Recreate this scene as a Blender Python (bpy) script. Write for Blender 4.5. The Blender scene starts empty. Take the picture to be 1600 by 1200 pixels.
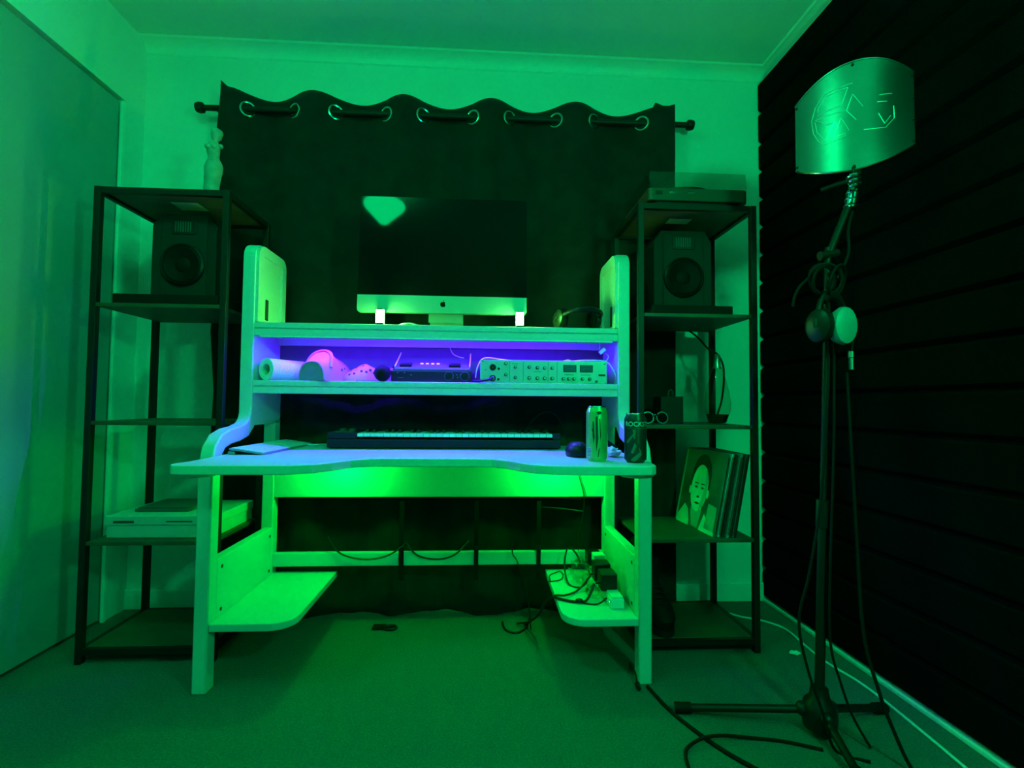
import bpy, math, random
from mathutils import Vector, Matrix
random.seed(7)
S = bpy.context.scene
COL = S.collection
PI = math.pi

# ------------------------------------------------------------------ camera
F_PX, YAW, PITCH, ROLL, CAM_H = 783.02, .0573, .0392, .0093, .9035
cam_data = bpy.data.cameras.new('camera'); cam = bpy.data.objects.new('camera', cam_data); COL.objects.link(cam)
cam_data.sensor_fit = 'HORIZONTAL'; cam_data.sensor_width = 36.0; cam_data.lens = F_PX / 1600 * 36.0
cam_data.clip_start = .02; cam_data.clip_end = 60
fw = Vector((math.sin(YAW) * math.cos(PITCH), math.cos(YAW) * math.cos(PITCH), math.sin(PITCH)))
r0 = Vector((math.cos(YAW), -math.sin(YAW), 0)); u0 = r0.cross(fw)
r1 = r0 * math.cos(ROLL) + u0 * math.sin(ROLL); u1 = u0 * math.cos(ROLL) - r0 * math.sin(ROLL)
cam.matrix_world = Matrix(((r1.x, u1.x, -fw.x, 0), (r1.y, u1.y, -fw.y, 0), (r1.z, u1.z, -fw.z, CAM_H), (0, 0, 0, 1)))
S.camera = cam

# ------------------------------------------------------------------ world + exposure
w = bpy.data.worlds.new('world'); S.world = w; w.use_nodes = True
w.node_tree.nodes['Background'].inputs[0].default_value = (0, .01, .004, 1)
w.node_tree.nodes['Background'].inputs[1].default_value = .1
S.view_settings.view_transform = 'Standard'; S.view_settings.look = 'None'
S.view_settings.exposure = 0.0; S.view_settings.gamma = 1.0; S.view_settings.use_curve_mapping = False

# light levels (the lamps themselves are built further down)
GREEN_ROOM = (.0, 1.0, .25)
GREEN_DESK = (.0, 1.0, .05)
PURPLE = (.055, .0, 1.0)
PENDANT_E, GLOBE_E, DESK_PUCK_W = 68, 320, 4.8
STRIP_E, BAR_E = 600, 620

# ------------------------------------------------------------------ materials
def mat(name, col, rough=.6, metal=0., var=.08, scale=20., bump=0., bscale=200., spec=.5, emit=None, estr=0., sheen=0.):
    m = bpy.data.materials.new(name); m.use_nodes = True
    nt = m.node_tree; N = nt.nodes; L = nt.links
    b = N['Principled BSDF']
    b.inputs['Roughness'].default_value = rough; b.inputs['Metallic'].default_value = metal
    b.inputs['Specular IOR Level'].default_value = spec
    if sheen: b.inputs['Sheen Weight'].default_value = sheen
    tc = N.new('ShaderNodeTexCoord')
    nz = N.new('ShaderNodeTexNoise'); nz.inputs['Scale'].default_value = scale; nz.inputs['Detail'].default_value = 4
    L.new(tc.outputs['Object'], nz.inputs['Vector'])
    rp = N.new('ShaderNodeValToRGB')
    rp.color_ramp.elements[0].position = .3; rp.color_ramp.elements[1].position = .7
    rp.color_ramp.elements[0].color = tuple(c * (1 - var) for c in col) + (1,)
    rp.color_ramp.elements[1].color = tuple(min(1, c * (1 + var)) for c in col) + (1,)
    L.new(nz.outputs['Fac'], rp.inputs['Fac']); L.new(rp.outputs['Color'], b.inputs['Base Color'])
    if bump:
        n2 = N.new('ShaderNodeTexNoise'); n2.inputs['Scale'].default_value = bscale; n2.inputs['Detail'].default_value = 3
        L.new(tc.outputs['Object'], n2.inputs['Vector'])
        bp = N.new('ShaderNodeBump'); bp.inputs['Strength'].default_value = bump; bp.inputs['Distance'].default_value = .01
        L.new(n2.outputs['Fac'], bp.inputs['Height']); L.new(bp.outputs['Normal'], b.inputs['Normal'])
    if emit:
        b.inputs['Emission Color'].default_value = tuple(emit) + (1,); b.inputs['Emission Strength'].default_value = estr
    return m
def clear_mat(name, tint=(.8, .9, .85), ior=1.45, gloss_rough=.05):
    m = bpy.data.materials.new(name); m.use_nodes = True
    nt = m.node_tree; N = nt.nodes; L = nt.links
    for n in list(N):
        if n.type == 'BSDF_PRINCIPLED': N.remove(n)
    out = [n for n in N if n.type == 'OUTPUT_MATERIAL'][0]
    t = N.new('ShaderNodeBsdfTransparent'); t.inputs[0].default_value = tuple(tint) + (1,)
    g = N.new('ShaderNodeBsdfGlossy'); g.inputs['Roughness'].default_value = gloss_rough
    lw = N.new('ShaderNodeLayerWeight'); lw.inputs['Blend'].default_value = .5
    pw = N.new('ShaderNodeMath'); pw.operation = 'POWER'; pw.inputs[1].default_value = 4
    fr = N.new('ShaderNodeMath'); fr.operation = 'MULTIPLY_ADD'; fr.inputs[1].default_value = .6; fr.inputs[2].default_value = .04 * (ior - 1) / .45
    L.new(lw.outputs['Facing'], pw.inputs[0]); L.new(pw.outputs[0], fr.inputs[0])
    mx = N.new('ShaderNodeMixShader')
    L.new(fr.outputs[0], mx.inputs[0]); L.new(t.outputs[0], mx.inputs[1]); L.new(g.outputs[0], mx.inputs[2]); L.new(mx.outputs[0], out.inputs['Surface'])
    return m
def brushed(name, col, rough, aniso=.7):
    m = mat(name, col, rough, 1.0, .06, 8)
    b = m.node_tree.nodes['Principled BSDF']; b.inputs['Anisotropic'].default_value = aniso
    nt = m.node_tree; N = nt.nodes; L = nt.links
    tc = N.new('ShaderNodeTexCoord'); mp = N.new('ShaderNodeMapping'); mp.inputs['Scale'].default_value = (3, 3, 900)
    nz = N.new('ShaderNodeTexNoise'); nz.inputs['Scale'].default_value = 1
    L.new(tc.outputs['Object'], mp.inputs[0]); L.new(mp.outputs[0], nz.inputs['Vector'])
    bp = N.new('ShaderNodeBump'); bp.inputs['Strength'].default_value = .12; bp.inputs['Distance'].default_value = .002
    L.new(nz.outputs['Fac'], bp.inputs['Height']); L.new(bp.outputs['Normal'], b.inputs['Normal'])
    return m

WALL = mat('wall_paint', (.74, .74, .72), .65, var=.02, scale=3, bump=.05, bscale=120)
CEIL = mat('ceiling_paint', (.72, .72, .71), .8, var=.02, scale=3)
TRIM = mat('trim_gloss_paint', (.78, .78, .76), .4, var=.02, scale=5)
DOORM = mat('wardrobe_door_paint', (.34, .34, .35), .45, var=.03, scale=3)
CARPET = mat('carpet_pile', (.20, .20, .185), .95, var=.22, scale=160, bump=.9, bscale=420, spec=.1)
FOAM = mat('acoustic_foam', (.0035, .0035, .0035), .95, var=.2, scale=60, bump=.4, bscale=300, spec=.02)
DESKW = mat('white_laminate', (.60, .60, .60), .42, var=.01, scale=8)
BACKP = mat('grey_back_panel', (.075, .075, .08), .6, var=.08)
DARKGAP = mat('slot_bolt_black', (.03, .03, .03), .8)  # plain black shared by the handle slot plates and the bolts
CURT = mat('black_curtain_cloth', (.015, .016, .015), .9, var=.25, scale=14, bump=.25, bscale=500, spec=.15, sheen=.08)
BLKM = mat('black_powder_coat', (.008, .008, .008), .5, var=.1, scale=60, spec=.3)
WOODB = mat('brown_shelf_board', (.12, .06, .032), .55, var=.25, scale=9)
STICK = mat('paper_sticker', (.5, .48, .42), .7)
BLKP = mat('black_plastic', (.009, .009, .009), .4, var=.1, scale=40, spec=.3)
BLKR = mat('black_rubber', (.006, .006, .006), .7, var=.1, scale=40, spec=.15)
GREYP = mat('dark_grey_plastic', (.09, .09, .095), .5, var=.05)
CHROME = mat('chrome', (.8, .8, .8), .12, 1.0, .03)
STEEL = mat('steel_eyelet', (.55, .55, .55), .22, 1.0, .03)
ALU = mat('satin_aluminium', (.38, .39, .40), .45, 1.0, .02)
SILVER = mat('silver_faceplate', (.50, .51, .51), .45, .35, .03)
WHITEP = mat('white_plastic', (.76, .76, .75), .4, var=.02)
PAPER = mat('soft_white_paper', (.82, .80, .80), .9, var=.04, scale=90, bump=.3, bscale=250)
CARD = mat('white_carton', (.55, .55, .53), .75, var=.06, scale=12)
CUPG = mat('pale_grey_leatherette', (.26, .27, .26), .45, var=.1)
INK = mat('dark_print_ink', (.03, .03, .03), .6)
GLASSBLK = mat('black_screen_glass', (.004, .004, .005), .045, spec=.10, var=.02)
PLASTER = mat('pale_plaster', (.30, .30, .28), .7, var=.2, scale=30, bump=.2, bscale=80)
SPK = mat('speaker_cabinet_grey', (.022, .023, .023), .6, var=.06, spec=.15)
CONE = mat('speaker_cone', (.006, .006, .006), .6, var=.1, spec=.1)
CLOG = mat('clog_foam_rubber', (.62, .22, .52), .6, var=.05, bump=.05)
CLOGS = mat('clog_sole_rubber', (.20, .20, .24), .8, var=.1)
RED = mat('dark_red_wood', (.16, .04, .03), .4, var=.2, scale=12)
LID = clear_mat('clear_lid', (.82, .88, .85), 1.45, .04)
GLASS = clear_mat('bottle_glass', (.78, .86, .80), 1.5, .03)
BAG = clear_mat('clear_plastic_bag', (.78, .85, .8), 1.7, .2)
LIQ = mat('dark_red_liquid', (.10, .03, .02), .2)
CANG = mat('green_can_print', (.26, .52, .20), .28, .55, .12, 30)
CANB = mat('black_can_print', (.035, .035, .038), .35, .4, .1)
CANT = mat('can_aluminium', (.75, .75, .75), .25, 1.0, .03)
REDP = mat('red_print', (.5, .05, .03), .4)
GREYI = mat('grey_print', (.13, .13, .12), .5)
BRUSH = brushed('brushed_filter_steel', (.27, .28, .28), .32)
ENGR = mat('bright_engraving', (.85, .85, .85), .35, .6)
GREENCAP = mat('polished_green_cap', (.62, .78, .66), .2, .8)
PEBB = mat('sleeve_card', (.16, .16, .16), .35, var=.2, scale=20)
SLEEVES = [mat('sleeve_card_' + n, c, .35, var=.15, scale=15) for n, c in (('grey', (.22, .22, .22)), ('black', (.03, .03, .03)), ('pale', (.5, .5, .48)), ('brown', (.12, .08, .06)), ('slate', (.1, .12, .12)))]
COVER = mat('cover_print_mid', (.07, .075, .07), .25, var=.5, scale=6)
COVL = mat('cover_print_light', (.50, .50, .48), .25, var=.25, scale=14)
COVM = mat('cover_print_shade', (.28, .28, .27), .25, var=.1, scale=10)
COVD = mat('cover_print_dark', (.03, .03, .03), .25)
LEDP = mat('purple_led', (.5, .5, .5), .5, emit=PURPLE, estr=STRIP_E)
LEDB = mat('bright_led_window', (.5, .5, .5), .5, emit=(.10, 1.0, .10), estr=BAR_E)
LEDF = mat('led_front_window', (.5, .5, .5), .5, emit=(.5, 1.0, .45), estr=8)
LEDG = mat('green_led_puck', (.5, .5, .5), .5, emit=GREEN_DESK, estr=14)
LEDW = mat('lit_button', (.5, .5, .5), .5, emit=(.75, .35, 1.0), estr=1.2)
LEDC = mat('tiny_blue_led', (.3, .3, .3), .5, emit=(.05, .6, 1.0), estr=3)
SHADE = mat('glowing_lamp_glass', (.7, .7, .7), .4, emit=GREEN_ROOM, estr=GLOBE_E)
PSHADE = mat('glowing_pendant_glass', (.7, .7, .7), .4, emit=GREEN_ROOM, estr=PENDANT_E)
KEYW = mat('white_piano_keys', (.80, .80, .78), .25, var=.01)

# ------------------------------------------------------------------ mesh helpers
class MB:
    def __init__(s): s.v = []; s.f = []
    def add(s, v, f):
        o = len(s.v); s.v += [tuple(p) for p in v]; s.f += [tuple(i + o for i in q) for q in f]; return s
    def box(s, x0, x1, y0, y1, z0, z1, M=None):
        v = [Vector((x, y, z)) for z in (z0, z1) for y in (y0, y1) for x in (x0, x1)]
        if M: v = [M @ p for p in v]
        return s.add(v, [(0, 2, 3, 1), (4, 5, 7, 6), (0, 1, 5, 4), (2, 6, 7, 3), (0, 4, 6, 2), (1, 3, 7, 5)])
    def prism(s, poly, a, b, axis='z', M=None):
        n = len(poly)
        def P(p, t):
            q = {'z': (p[0], p[1], t), 'y': (p[0], t, p[1]), 'x': (t, p[0], p[1])}[axis]
            return M @ Vector(q) if M else Vector(q)
        v = [P(p, a) for p in poly] + [P(p, b) for p in poly]
        return s.add(v, [tuple(range(n))[::-1], tuple(range(n, 2 * n))] + [(i, (i + 1) % n, n + (i + 1) % n, n + i) for i in range(n)])
    def lathe(s, prof, c=(0, 0, 0), n=24, M=None, cap=True):
        v = []; f = []
        for r, z in prof:
            for k in range(n):
                a = 2 * PI * k / n; q = Vector((c[0] + r * math.cos(a), c[1] + r * math.sin(a), c[2] + z)); v.append(M @ q if M else q)
        for i in range(len(prof) - 1):
            for k in range(n): f.append((i * n + k, i * n + (k + 1) % n, (i + 1) * n + (k + 1) % n, (i + 1) * n + k))
        if cap:
            f.append(tuple(range(n))[::-1]); m = (len(prof) - 1) * n; f.append(tuple(range(m, m + n)))
        return s.add(v, f)
    def cyl(s, p0, p1, r, n=16, r2=None):
        p0 = Vector(p0); p1 = Vector(p1); d = p1 - p0
        M = Matrix.Translation(p0) @ d.to_track_quat('Z', 'Y').to_matrix().to_4x4()
        return s.lathe([(r, 0), (r if r2 is None else r2, d.length)], n=n, M=M)
    def tube(s, pts, r, n=7, smooth=6):
        P = [Vector(p) for p in pts]
        if smooth and len(P) > 2:
            Q = []
            for i in range(len(P) - 1):
                a = P[max(i - 1, 0)]; b = P[i]; c = P[i + 1]; d = P[min(i + 2, len(P) - 1)]
                for k in range(smooth):
                    t = k / smooth
                    Q.append(.5 * ((2 * b) + (c - a) * t + (2 * a - 5 * b + 4 * c - d) * t * t + (3 * b - a - 3 * c + d) * t ** 3))
            Q.append(P[-1]); P = Q
        v = []; f = []; up = Vector((.13, .21, .97)).normalized(); prev = None
        for i, p in enumerate(P):
            t = (P[min(i + 1, len(P) - 1)] - P[max(i - 1, 0)]).normalized()
            if prev is None:
                prev = t.cross(up); 
                if prev.length < .05: prev = t.cross(Vector((1, 0, 0)))
                prev.normalize()
            else:
                prev = (prev - t * prev.dot(t)).normalized()
            b = t.cross(prev); rr = r[min(int(i * len(r) / len(P)), len(r) - 1)] if isinstance(r, (list, tuple)) else r
            for k in range(n):
                a = 2 * PI * k / n; v.append(p + prev * (rr * math.cos(a)) + b * (rr * math.sin(a)))
        for i in range(len(P) - 1):
            for k in range(n): f.append((i * n + k, i * n + (k + 1) % n, (i + 1) * n + (k + 1) % n, (i + 1) * n + k))
        f.append(tuple(range(n))[::-1]); m = (len(P) - 1) * n; f.append(tuple(range(m, m + n)))
        return s.add(v, f)
    def torus(s, c, R, r, M=None, n=24, m=8):
        v = []; f = []
        for i in range(n):
            a = 2 * PI * i / n
            for k in range(m):
                b = 2 * PI * k / m; q = Vector(((R + r * math.cos(b)) * math.cos(a), (R + r * math.cos(b)) * math.sin(a), r * math.sin(b)))
                v.append((M @ q if M else q) + Vector(c))
        for i in range(n):
            for k in range(m): f.append((i * m + k, ((i + 1) % n) * m + k, ((i + 1) % n) * m + (k + 1) % m, i * m + (k + 1) % m))
        return s.add(v, f)
    def loft(s, rings, cap=True):
        n = len(rings[0]); v = [p for r in rings for p in r]; f = []
        for i in range(len(rings) - 1):
            for k in range(n): f.append((i * n + k, i * n + (k + 1) % n, (i + 1) * n + (k + 1) % n, (i + 1) * n + k))
        if cap:
            f.append(tuple(range(n))[::-1]); m = (len(rings) - 1) * n; f.append(tuple(range(m, m + n)))
        return s.add(v, f)
    def sphere(s, c, r, sx=1, sy=1, sz=1, n=20, m=12, M=None):
        prof = [(max(1e-4, math.sin(PI * i / m)) * r, -math.cos(PI * i / m) * r) for i in range(m + 1)]
        T = Matrix.Translation(Vector(c)) @ (M or Matrix()) @ Matrix.Diagonal((sx, sy, sz, 1))
        return s.lathe(prof, n=n, M=T)
    def build(s, name, m, parent=None, smooth=False, bevel=0., origin=None):
        me = bpy.data.meshes.new(name)
        o0 = Vector(origin) if origin else Vector((0, 0, 0))
        me.from_pydata([tuple(Vector(p) - o0) for p in s.v], [], s.f); me.update()
        import bmesh
        bm = bmesh.new(); bm.from_mesh(me); bmesh.ops.recalc_face_normals(bm, faces=bm.faces); bm.to_mesh(me); bm.free()
        o = bpy.data.objects.new(name, me); COL.objects.link(o); o.location = o0
        me.materials.append(m)
        if smooth:
            for p in me.polygons: p.use_smooth = True
            try: me.set_sharp_from_angle(angle=math.radians(38))
            except Exception: pass
        if bevel:
            b = o.modifiers.new('bevel', 'BEVEL'); b.width = bevel; b.segments = 2; b.limit_method = 'ANGLE'; b.angle_limit = math.radians(40)
        if parent is not None:
            o.parent = parent
            if parent.parent is None: o.location = o0 - parent.location
            else: o.location = o0 - parent.location - parent.parent.location
        return o
def tag(o, label, cat, group=None):
    o['label'] = label; o['category'] = cat
    if group: o['group'] = group
    return o
def thing(name, label, cat, loc, group=None):
    o = bpy.data.objects.new(name, None); COL.objects.link(o); o.location = loc; o.empty_display_size = .05
    return tag(o, label, cat, group)
def struct(o, label=None):
    o['kind'] = 'structure'
    if label: o['label'] = label
    return o
def rrect(x0, x1, y0, y1, r, n=5):
    if not isinstance(r, (list, tuple)): r = [r] * 4
    P = []
    for (cx, cy, a0, rr) in ((x1 - r[0], y1 - r[0], 0, r[0]), (x0 + r[1], y1 - r[1], 90, r[1]), (x0 + r[2], y0 + r[2], 180, r[2]), (x1 - r[3], y0 + r[3], 270, r[3])):
        if rr == 0: P.append((cx, cy)); continue
        for k in range(n + 1):
            a = math.radians(a0 + 90 * k / n); P.append((cx + rr * math.cos(a), cy + rr * math.sin(a)))
    return P
def Rx(a): return Matrix.Rotation(a, 4, 'X')
def Ry(a): return Matrix.Rotation(a, 4, 'Y')
def Rz(a): return Matrix.Rotation(a, 4, 'Z')
def T(x, y, z): return Matrix.Translation((x, y, z))

# ------------------------------------------------------------------ the room
XL, XR, YB, YF, ZC = -1.536, 1.362, 2.30, -1.9, 2.52
TOP = 2.165
struct(MB().box(XL - .1, XR + .1, YF - .1, YB + .1, -.1, 0).build('floor', CARPET), 'grey carpet floor lit green')
struct(MB().box(XL - .1, XR + .1, YF - .1, YB + .1, ZC, ZC + .1).build('ceiling', CEIL), 'plain painted ceiling')
struct(MB().box(XL - .1, XR + .1, YB, YB + .1, 0, ZC).build('wall_back', WALL), 'painted wall behind the curtain')
struct(MB().box(XL - .1, XR + .1, YF - .1, YF, 0, ZC).build('wall_front', WALL))
# left wall: built-in wardrobe with a header above and a nib beside the corner
wl = struct(MB().box(XL - .1, XL - .045, YF, YB, 0, ZC).build('wall_left', WALL), 'wall holding the built-in wardrobe')
MB().box(XL - .045, XL, YF, YB, TOP + .012, ZC).build('wardrobe_header', WALL, wl)
MB().box(XL - .045, XL, 2.176, YB, 0, TOP + .012).build('wall_nib', WALL, wl)
struct(MB().box(XL - .006, XL + .008, 2.158, 2.176, 0, TOP).build('trim_1', TRIM, bevel=.002), 'narrow upright jamb at the wardrobe edge')
d1 = struct(MB().box(XL - .04, XL - .008, .62, 2.156, .012, TOP - .004).build('door_1', DOORM, bevel=.003), 'flat sliding wardrobe door nearest the corner')
d2 = struct(MB().box(XL - .043, XL - .014, -1.0, .615, .012, TOP - .004).build('door_2', DOORM, bevel=.003), 'flat sliding wardrobe door further back')
# cornice: cove section along the back and the right wall
def cove(n=7, h=.056, p=.062):
    P = [(0, 0), (0, -h)]
    for k in range(n + 1):
        a = PI / 2 * k / n; P.append((p - .006 - (p - .012) * math.cos(a) + .0, -h + .006 + (h - .012) * math.sin(a)))
    return P + [(p, 0)]
cv = cove()
struct(MB().prism([(YB - a, ZC + b) for a, b in cv], XL, XR, 'x').build('trim_2', TRIM), 'coved cornice along the back wall')
struct(MB().prism([(XR - a, ZC + b) for a, b in cv], YF, YB, 'y').build('trim_3', TRIM), 'coved cornice along the right wall')
struct(MB().box(XL, XR - .0, YB - .014, YB, 0, .085).build('baseboard_back', TRIM, bevel=.004))
struct(MB().box(XR - .058, XR, YF, YB - .014, 0, .016).build('baseboard_right', TRIM, bevel=.004))
# right wall under wedge foam tiles
wr = struct(MB().box(XR, XR + .1, YF, YB, 0, ZC).build('wall_right', WALL), 'wall covered by black wedge foam')
PW, PH, NW = .60, .536, 4
def foam_mesh(h):
    poly = [(0, 0)]
    nw = max(1, round(h / .134)); st = h / nw
    for k in range(nw):
        poly += [(-.036, k * st + .0005), (-.054, k * st + .014), (-.054, (k + 1) * st - .014), (-.036, (k + 1) * st - .0005)]
    poly.append((0, h))
    return poly
yy = 2.292; col_i = 0
fm = {}
while yy > YF + .05:
    y0 = max(yy - PW, YF); z = .016
    while z < ZC - .06:
        h = min(PH, ZC - .058 - z); key = (round(h, 3), round(yy - y0, 3))
        if key in fm:
            o = fm[key].copy(); COL.objects.link(o); o.location = (XR, y0, z)
        else:
            o = MB().prism(foam_mesh(h), 0, yy - y0 - .002, 'y').build('foam_tile', FOAM); o.location = (XR, y0, z); fm[key] = o
        o.parent = wr
        z += h
    yy -= PW

# ------------------------------------------------------------------ lamps of the room
def add_light(name, kind, loc, power, color, size=.05, parent=None, rot=None, **kw):
    l = bpy.data.lights.new(name, kind); l.energy = power; l.color = color
    if kind == 'AREA':
        l.shape = 'RECTANGLE'; l.size, l.size_y = size
    else: l.shadow_soft_size = size
    o = bpy.data.objects.new(name, l); COL.objects.link(o); o.location = loc
    if rot: o.rotation_euler = rot
    if parent is not None: o.parent = parent; o.location = Vector(loc) - parent.location
    return o
pl = thing('pendant_lamp', 'green glass cone lamp hanging from the ceiling, reflected in the screen', 'lamp', (-.668, .686, 2.27))
MB().lathe([(.028, 0), (.055, .03), (.13, .115), (.135, .125)], (-.668, .686, 2.27), 32).build('lamp_shade', PSHADE, pl, True)
MB().cyl((-.668, .686, 2.395), (-.668, .686, ZC), .008, 10).build('cord', BLKP, pl)
MB().lathe([(.05, 0), (.05, .02), (.02, .03)], (-.668, .686, ZC - .03), 20).build('ceiling_rose', WHITEP, pl, True)
fl = thing('floor_lamp', 'upright floor lamp with a bare green globe standing behind the viewpoint', 'lamp', (.93, -.05, 0))
MB().lathe([(.13, 0), (.13, .012), (.03, .03), (.012, .05), (.012, 1.50), (.03, 1.51), (.03, 1.548)], (.93, -.05, 0), 24).build('stand', BLKM, fl, True)
MB().sphere((.93, -.05, 1.62), .075).build('globe', SHADE, fl, True)

# ------------------------------------------------------------------ curtain on its rod
ROD_Y, ROD_Z = 2.225, 2.195
rod = thing('curtain_rod', 'black curtain rod with knob ends above the window', 'curtain rod', (-.15, ROD_Y, ROD_Z))
def rz(x): return ROD_Z + (x + .15) * .006
MB().cyl((-1.235, ROD_Y, rz(-1.235)), (.925, ROD_Y, rz(.925)), .0125, 14).build('pole', BLKM, rod, True)
for x, sgn in ((-1.235, -1), (.925, 1)):
    MB().lathe([(.013, 0), (.022, .006), (.024, .02), (.02, .034), (.008, .038)], M=T(x, ROD_Y, rz(x)) @ Ry(sgn * PI / 2), n=16).build('finial', BLKM, rod, True)
    MB().cyl((x - sgn * .05, ROD_Y, rz(x)), (x - sgn * .05, YB, rz(x)), .008, 10).cyl((x - sgn * .05, YB - .006, rz(x)), (x - sgn * .05, YB, rz(x)), .025, 16).build('bracket', BLKM, rod, True)
RINGS = [-1.05, -.849, -.669, -.447, -.284, -.06, .106, .318, .493, .715]
CX0, CX1 = -1.165, .862
def phase(x):
    K = [CX0 - .06] + RINGS + [CX1 + .06]
    for i in range(len(K) - 1):
        if K[i] <= x <= K[i + 1]: return PI * (i + (x - K[i]) / (K[i + 1] - K[i]))
    return 0
def cy(x, z):
    a = -math.sin(phase(x))
    return ROD_Y + .034 * a * (1 if z > 1.9 else .8) + (.006 * math.sin(x * 37 + z * 3.1) + .004 * math.sin(x * 71 - z * 2)) * min(1, max(0, (2.1 - z)))
ct = thing('curtain', 'black eyelet curtain hanging to the floor across the window', 'curtain', (-.15, ROD_Y, 0))
nx = 220; zs = [0.004, .03, .1, .25, .45, .7, .95, 1.2, 1.45, 1.7, 1.9, 2.05, 2.13, 2.17, 2.2, 2.235, 2.258]
v = []; f = []
for j, z in enumerate(zs):
    for i in range(nx + 1):
        x = CX0 + (CX1 - CX0) * i / nx
        t = j / (len(zs) - 1)
        zz = z
        if j == len(zs) - 1:
            zz = z + .010 * math.sin(phase(x)) * 1.0
            if x < CX0 + .035: zz += .030 * (1 - (x - CX0) / .035)
            if x > CX1 - .10: zz += .02 * max(0, 1 - abs(x - (CX1 - .09)) / .03) + .015 * max(0, 1 - abs(x - CX1) / .03)
        xx = x
        if x < CX0 + .1: xx = x + .012 * math.sin(z * 9) * (1 - (x - CX0) / .1) + (.03 * max(0, (2.15 - z)) if z > 1.7 else .0135) * (1 - (x - CX0) / .1)
        yy = cy(x, z)
        if z < .05: yy -= (.012 + .02 * max(0, math.sin(x * 9 + 1)) * (1 if j == 0 else .5)) * (1 if -.88 < x < .54 else 0)
        v.append((xx, yy, zz))
for j in range(len(zs) - 1):
    for i in range(nx): a = j * (nx + 1) + i; f.append((a, a + 1, a + nx + 2, a + nx + 1))
cl = MB().add(v, f).build('cloth', CURT, ct, True)
so = cl.modifiers.new('thickness', 'SOLIDIFY'); so.thickness = .0025; so.offset = 0
for i, x in enumerate(RINGS):
    e = .004; sl = math.atan2(cy(x + e, 2.2) - cy(x - e, 2.2), 2 * e)
    nrm = Vector((-math.sin(sl), math.cos(sl), 0))
    MB().torus((x, ROD_Y, rz(x)), .030, .0055, nrm.to_track_quat('Z', 'Y').to_matrix().to_4x4(), 24, 8).build('eyelet', STEEL, ct, True)

# ------------------------------------------------------------------ the studio desk
DL, DR, TH = -.886, .557, .046          # outer faces of the side frames
IL, IR = DL + TH, DR - TH
LEGY, BACKY = 1.628, 2.14
desk = thing('studio_desk', 'white studio desk with raised shelves, curved sides and open lower shelves', 'desk', ((DL + DR) / 2, 1.8, 0))
for x0, x1, inner, sg in ((DL, IL, IL, 1), (IR, DR, IR, -1)):
    sp = MB().prism(rrect(1.876, BACKY, .815, 1.492, [.045, .055, .012, .03]), x0, x1, 'x').build('side_panel', DESKW, desk, bevel=.004)
    # framed recess on the inner face: a raised rim around a sunken field
    a, b = inner, inner + sg * .010
    o1 = rrect(1.880, BACKY - .004, 1.198, 1.488, [.042, .05, 0, 0]); o2 = rrect(1.912, BACKY - .042, 1.198, 1.452, [.02, .025, 0, 0])
    n = len(o1); P1 = [(a, p[0], p[1]) for p in o1]; P2 = [(b, p[0], p[1]) for p in o1]; Q1 = [(a, p[0], p[1]) for p in o2]; Q2 = [(b, p[0], p[1]) for p in o2]
    ff = []
    for i in range(n):
        j = (i + 1) % n
        if abs(o1[i][1] - 1.198) < 1e-6 and abs(o1[j][1] - 1.198) < 1e-6: continue
        ff += [(n + i, n + j, 3 * n + j, 3 * n + i), (i, j, n + j, n + i), (2 * n + i, 2 * n + j, 3 * n + j, 3 * n + i)]
    MB().add(P1 + P2 + Q1 + Q2, ff).build('raised_rim', DESKW, sp)
    MB().prism(rrect(1.962, 1.99, 1.215, 1.295, .004), inner - sg * .001, inner + sg * .0015, 'x').build('handle_slot', CHROME, sp)
    MB().prism(rrect(1.966, 1.986, 1.219, 1.291, .003), inner + sg * .0005, inner + sg * .0022, 'x').build('slot_opening', DARKGAP, sp)
    # S-curved front leg
    c = [(1.902, .90), (1.900, .86), (1.885, .825), (1.855, .802), (1.80, .790), (1.74, .785), (1.69, .772), (1.662, .745), (1.652, .71), (1.65, .66), (1.65, .0)]
    w_ = [.026] * 10 + [.0245]
    Lp = []; Rp = []
    for i, p in enumerate(c):
        q0 = c[max(i - 1, 0)]; q1 = c[min(i + 1, len(c) - 1)]; t = Vector((q1[0] - q0[0], q1[1] - q0[1])).normalized(); nn = Vector((-t.y, t.x))
        Lp.append((p[0] + nn.x * w_[i], p[1] + nn.y * w_[i])); Rp.append((p[0] - nn.x * w_[i], p[1] - nn.y * w_[i]))
    mb = MB(); k = len(c)
    xa, xb = x0 + .0008, x1 - .0008
    vv = [(xa, *p) for p in Lp] + [(xa, *p) for p in Rp] + [(xb, *p) for p in Lp] + [(xb, *p) for p in Rp]
    fc = []
    for i in range(k - 1):
        fc += [(i, i + 1, k + i + 1, k + i), (2 * k + i, 2 * k + i + 1, 3 * k + i + 1, 3 * k + i), (i, i + 1, 2 * k + i + 1, 2 * k + i), (k + i, k + i + 1, 3 * k + i + 1, 3 * k + i)]
    fc += [(0, k, 3 * k, 2 * k), (k - 1, 2 * k - 1, 4 * k - 1, 3 * k - 1)]
    mb.add(vv, fc).build('front_leg', DESKW, desk, True, bevel=.005)
    MB().box(x0, x1, BACKY - .05, BACKY, 0, .83).build('back_leg', DESKW, desk, bevel=.004)
    bx0, bx1 = (x0 + .012, x1) if sg > 0 else (x0, x1 - .012)
    sb = MB().box(bx0, bx1, 1.672, BACKY - .05, .19, .398).build('side_board', DESKW, desk, bevel=.003)
    for yb in (1.70, 2.065):
        for zb in (.232, .368):
            MB().cyl((inner - sg * .001, yb, zb), (inner + sg * .0015, yb, zb), .006, 12).build('bolt', DARKGAP, sb)
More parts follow.
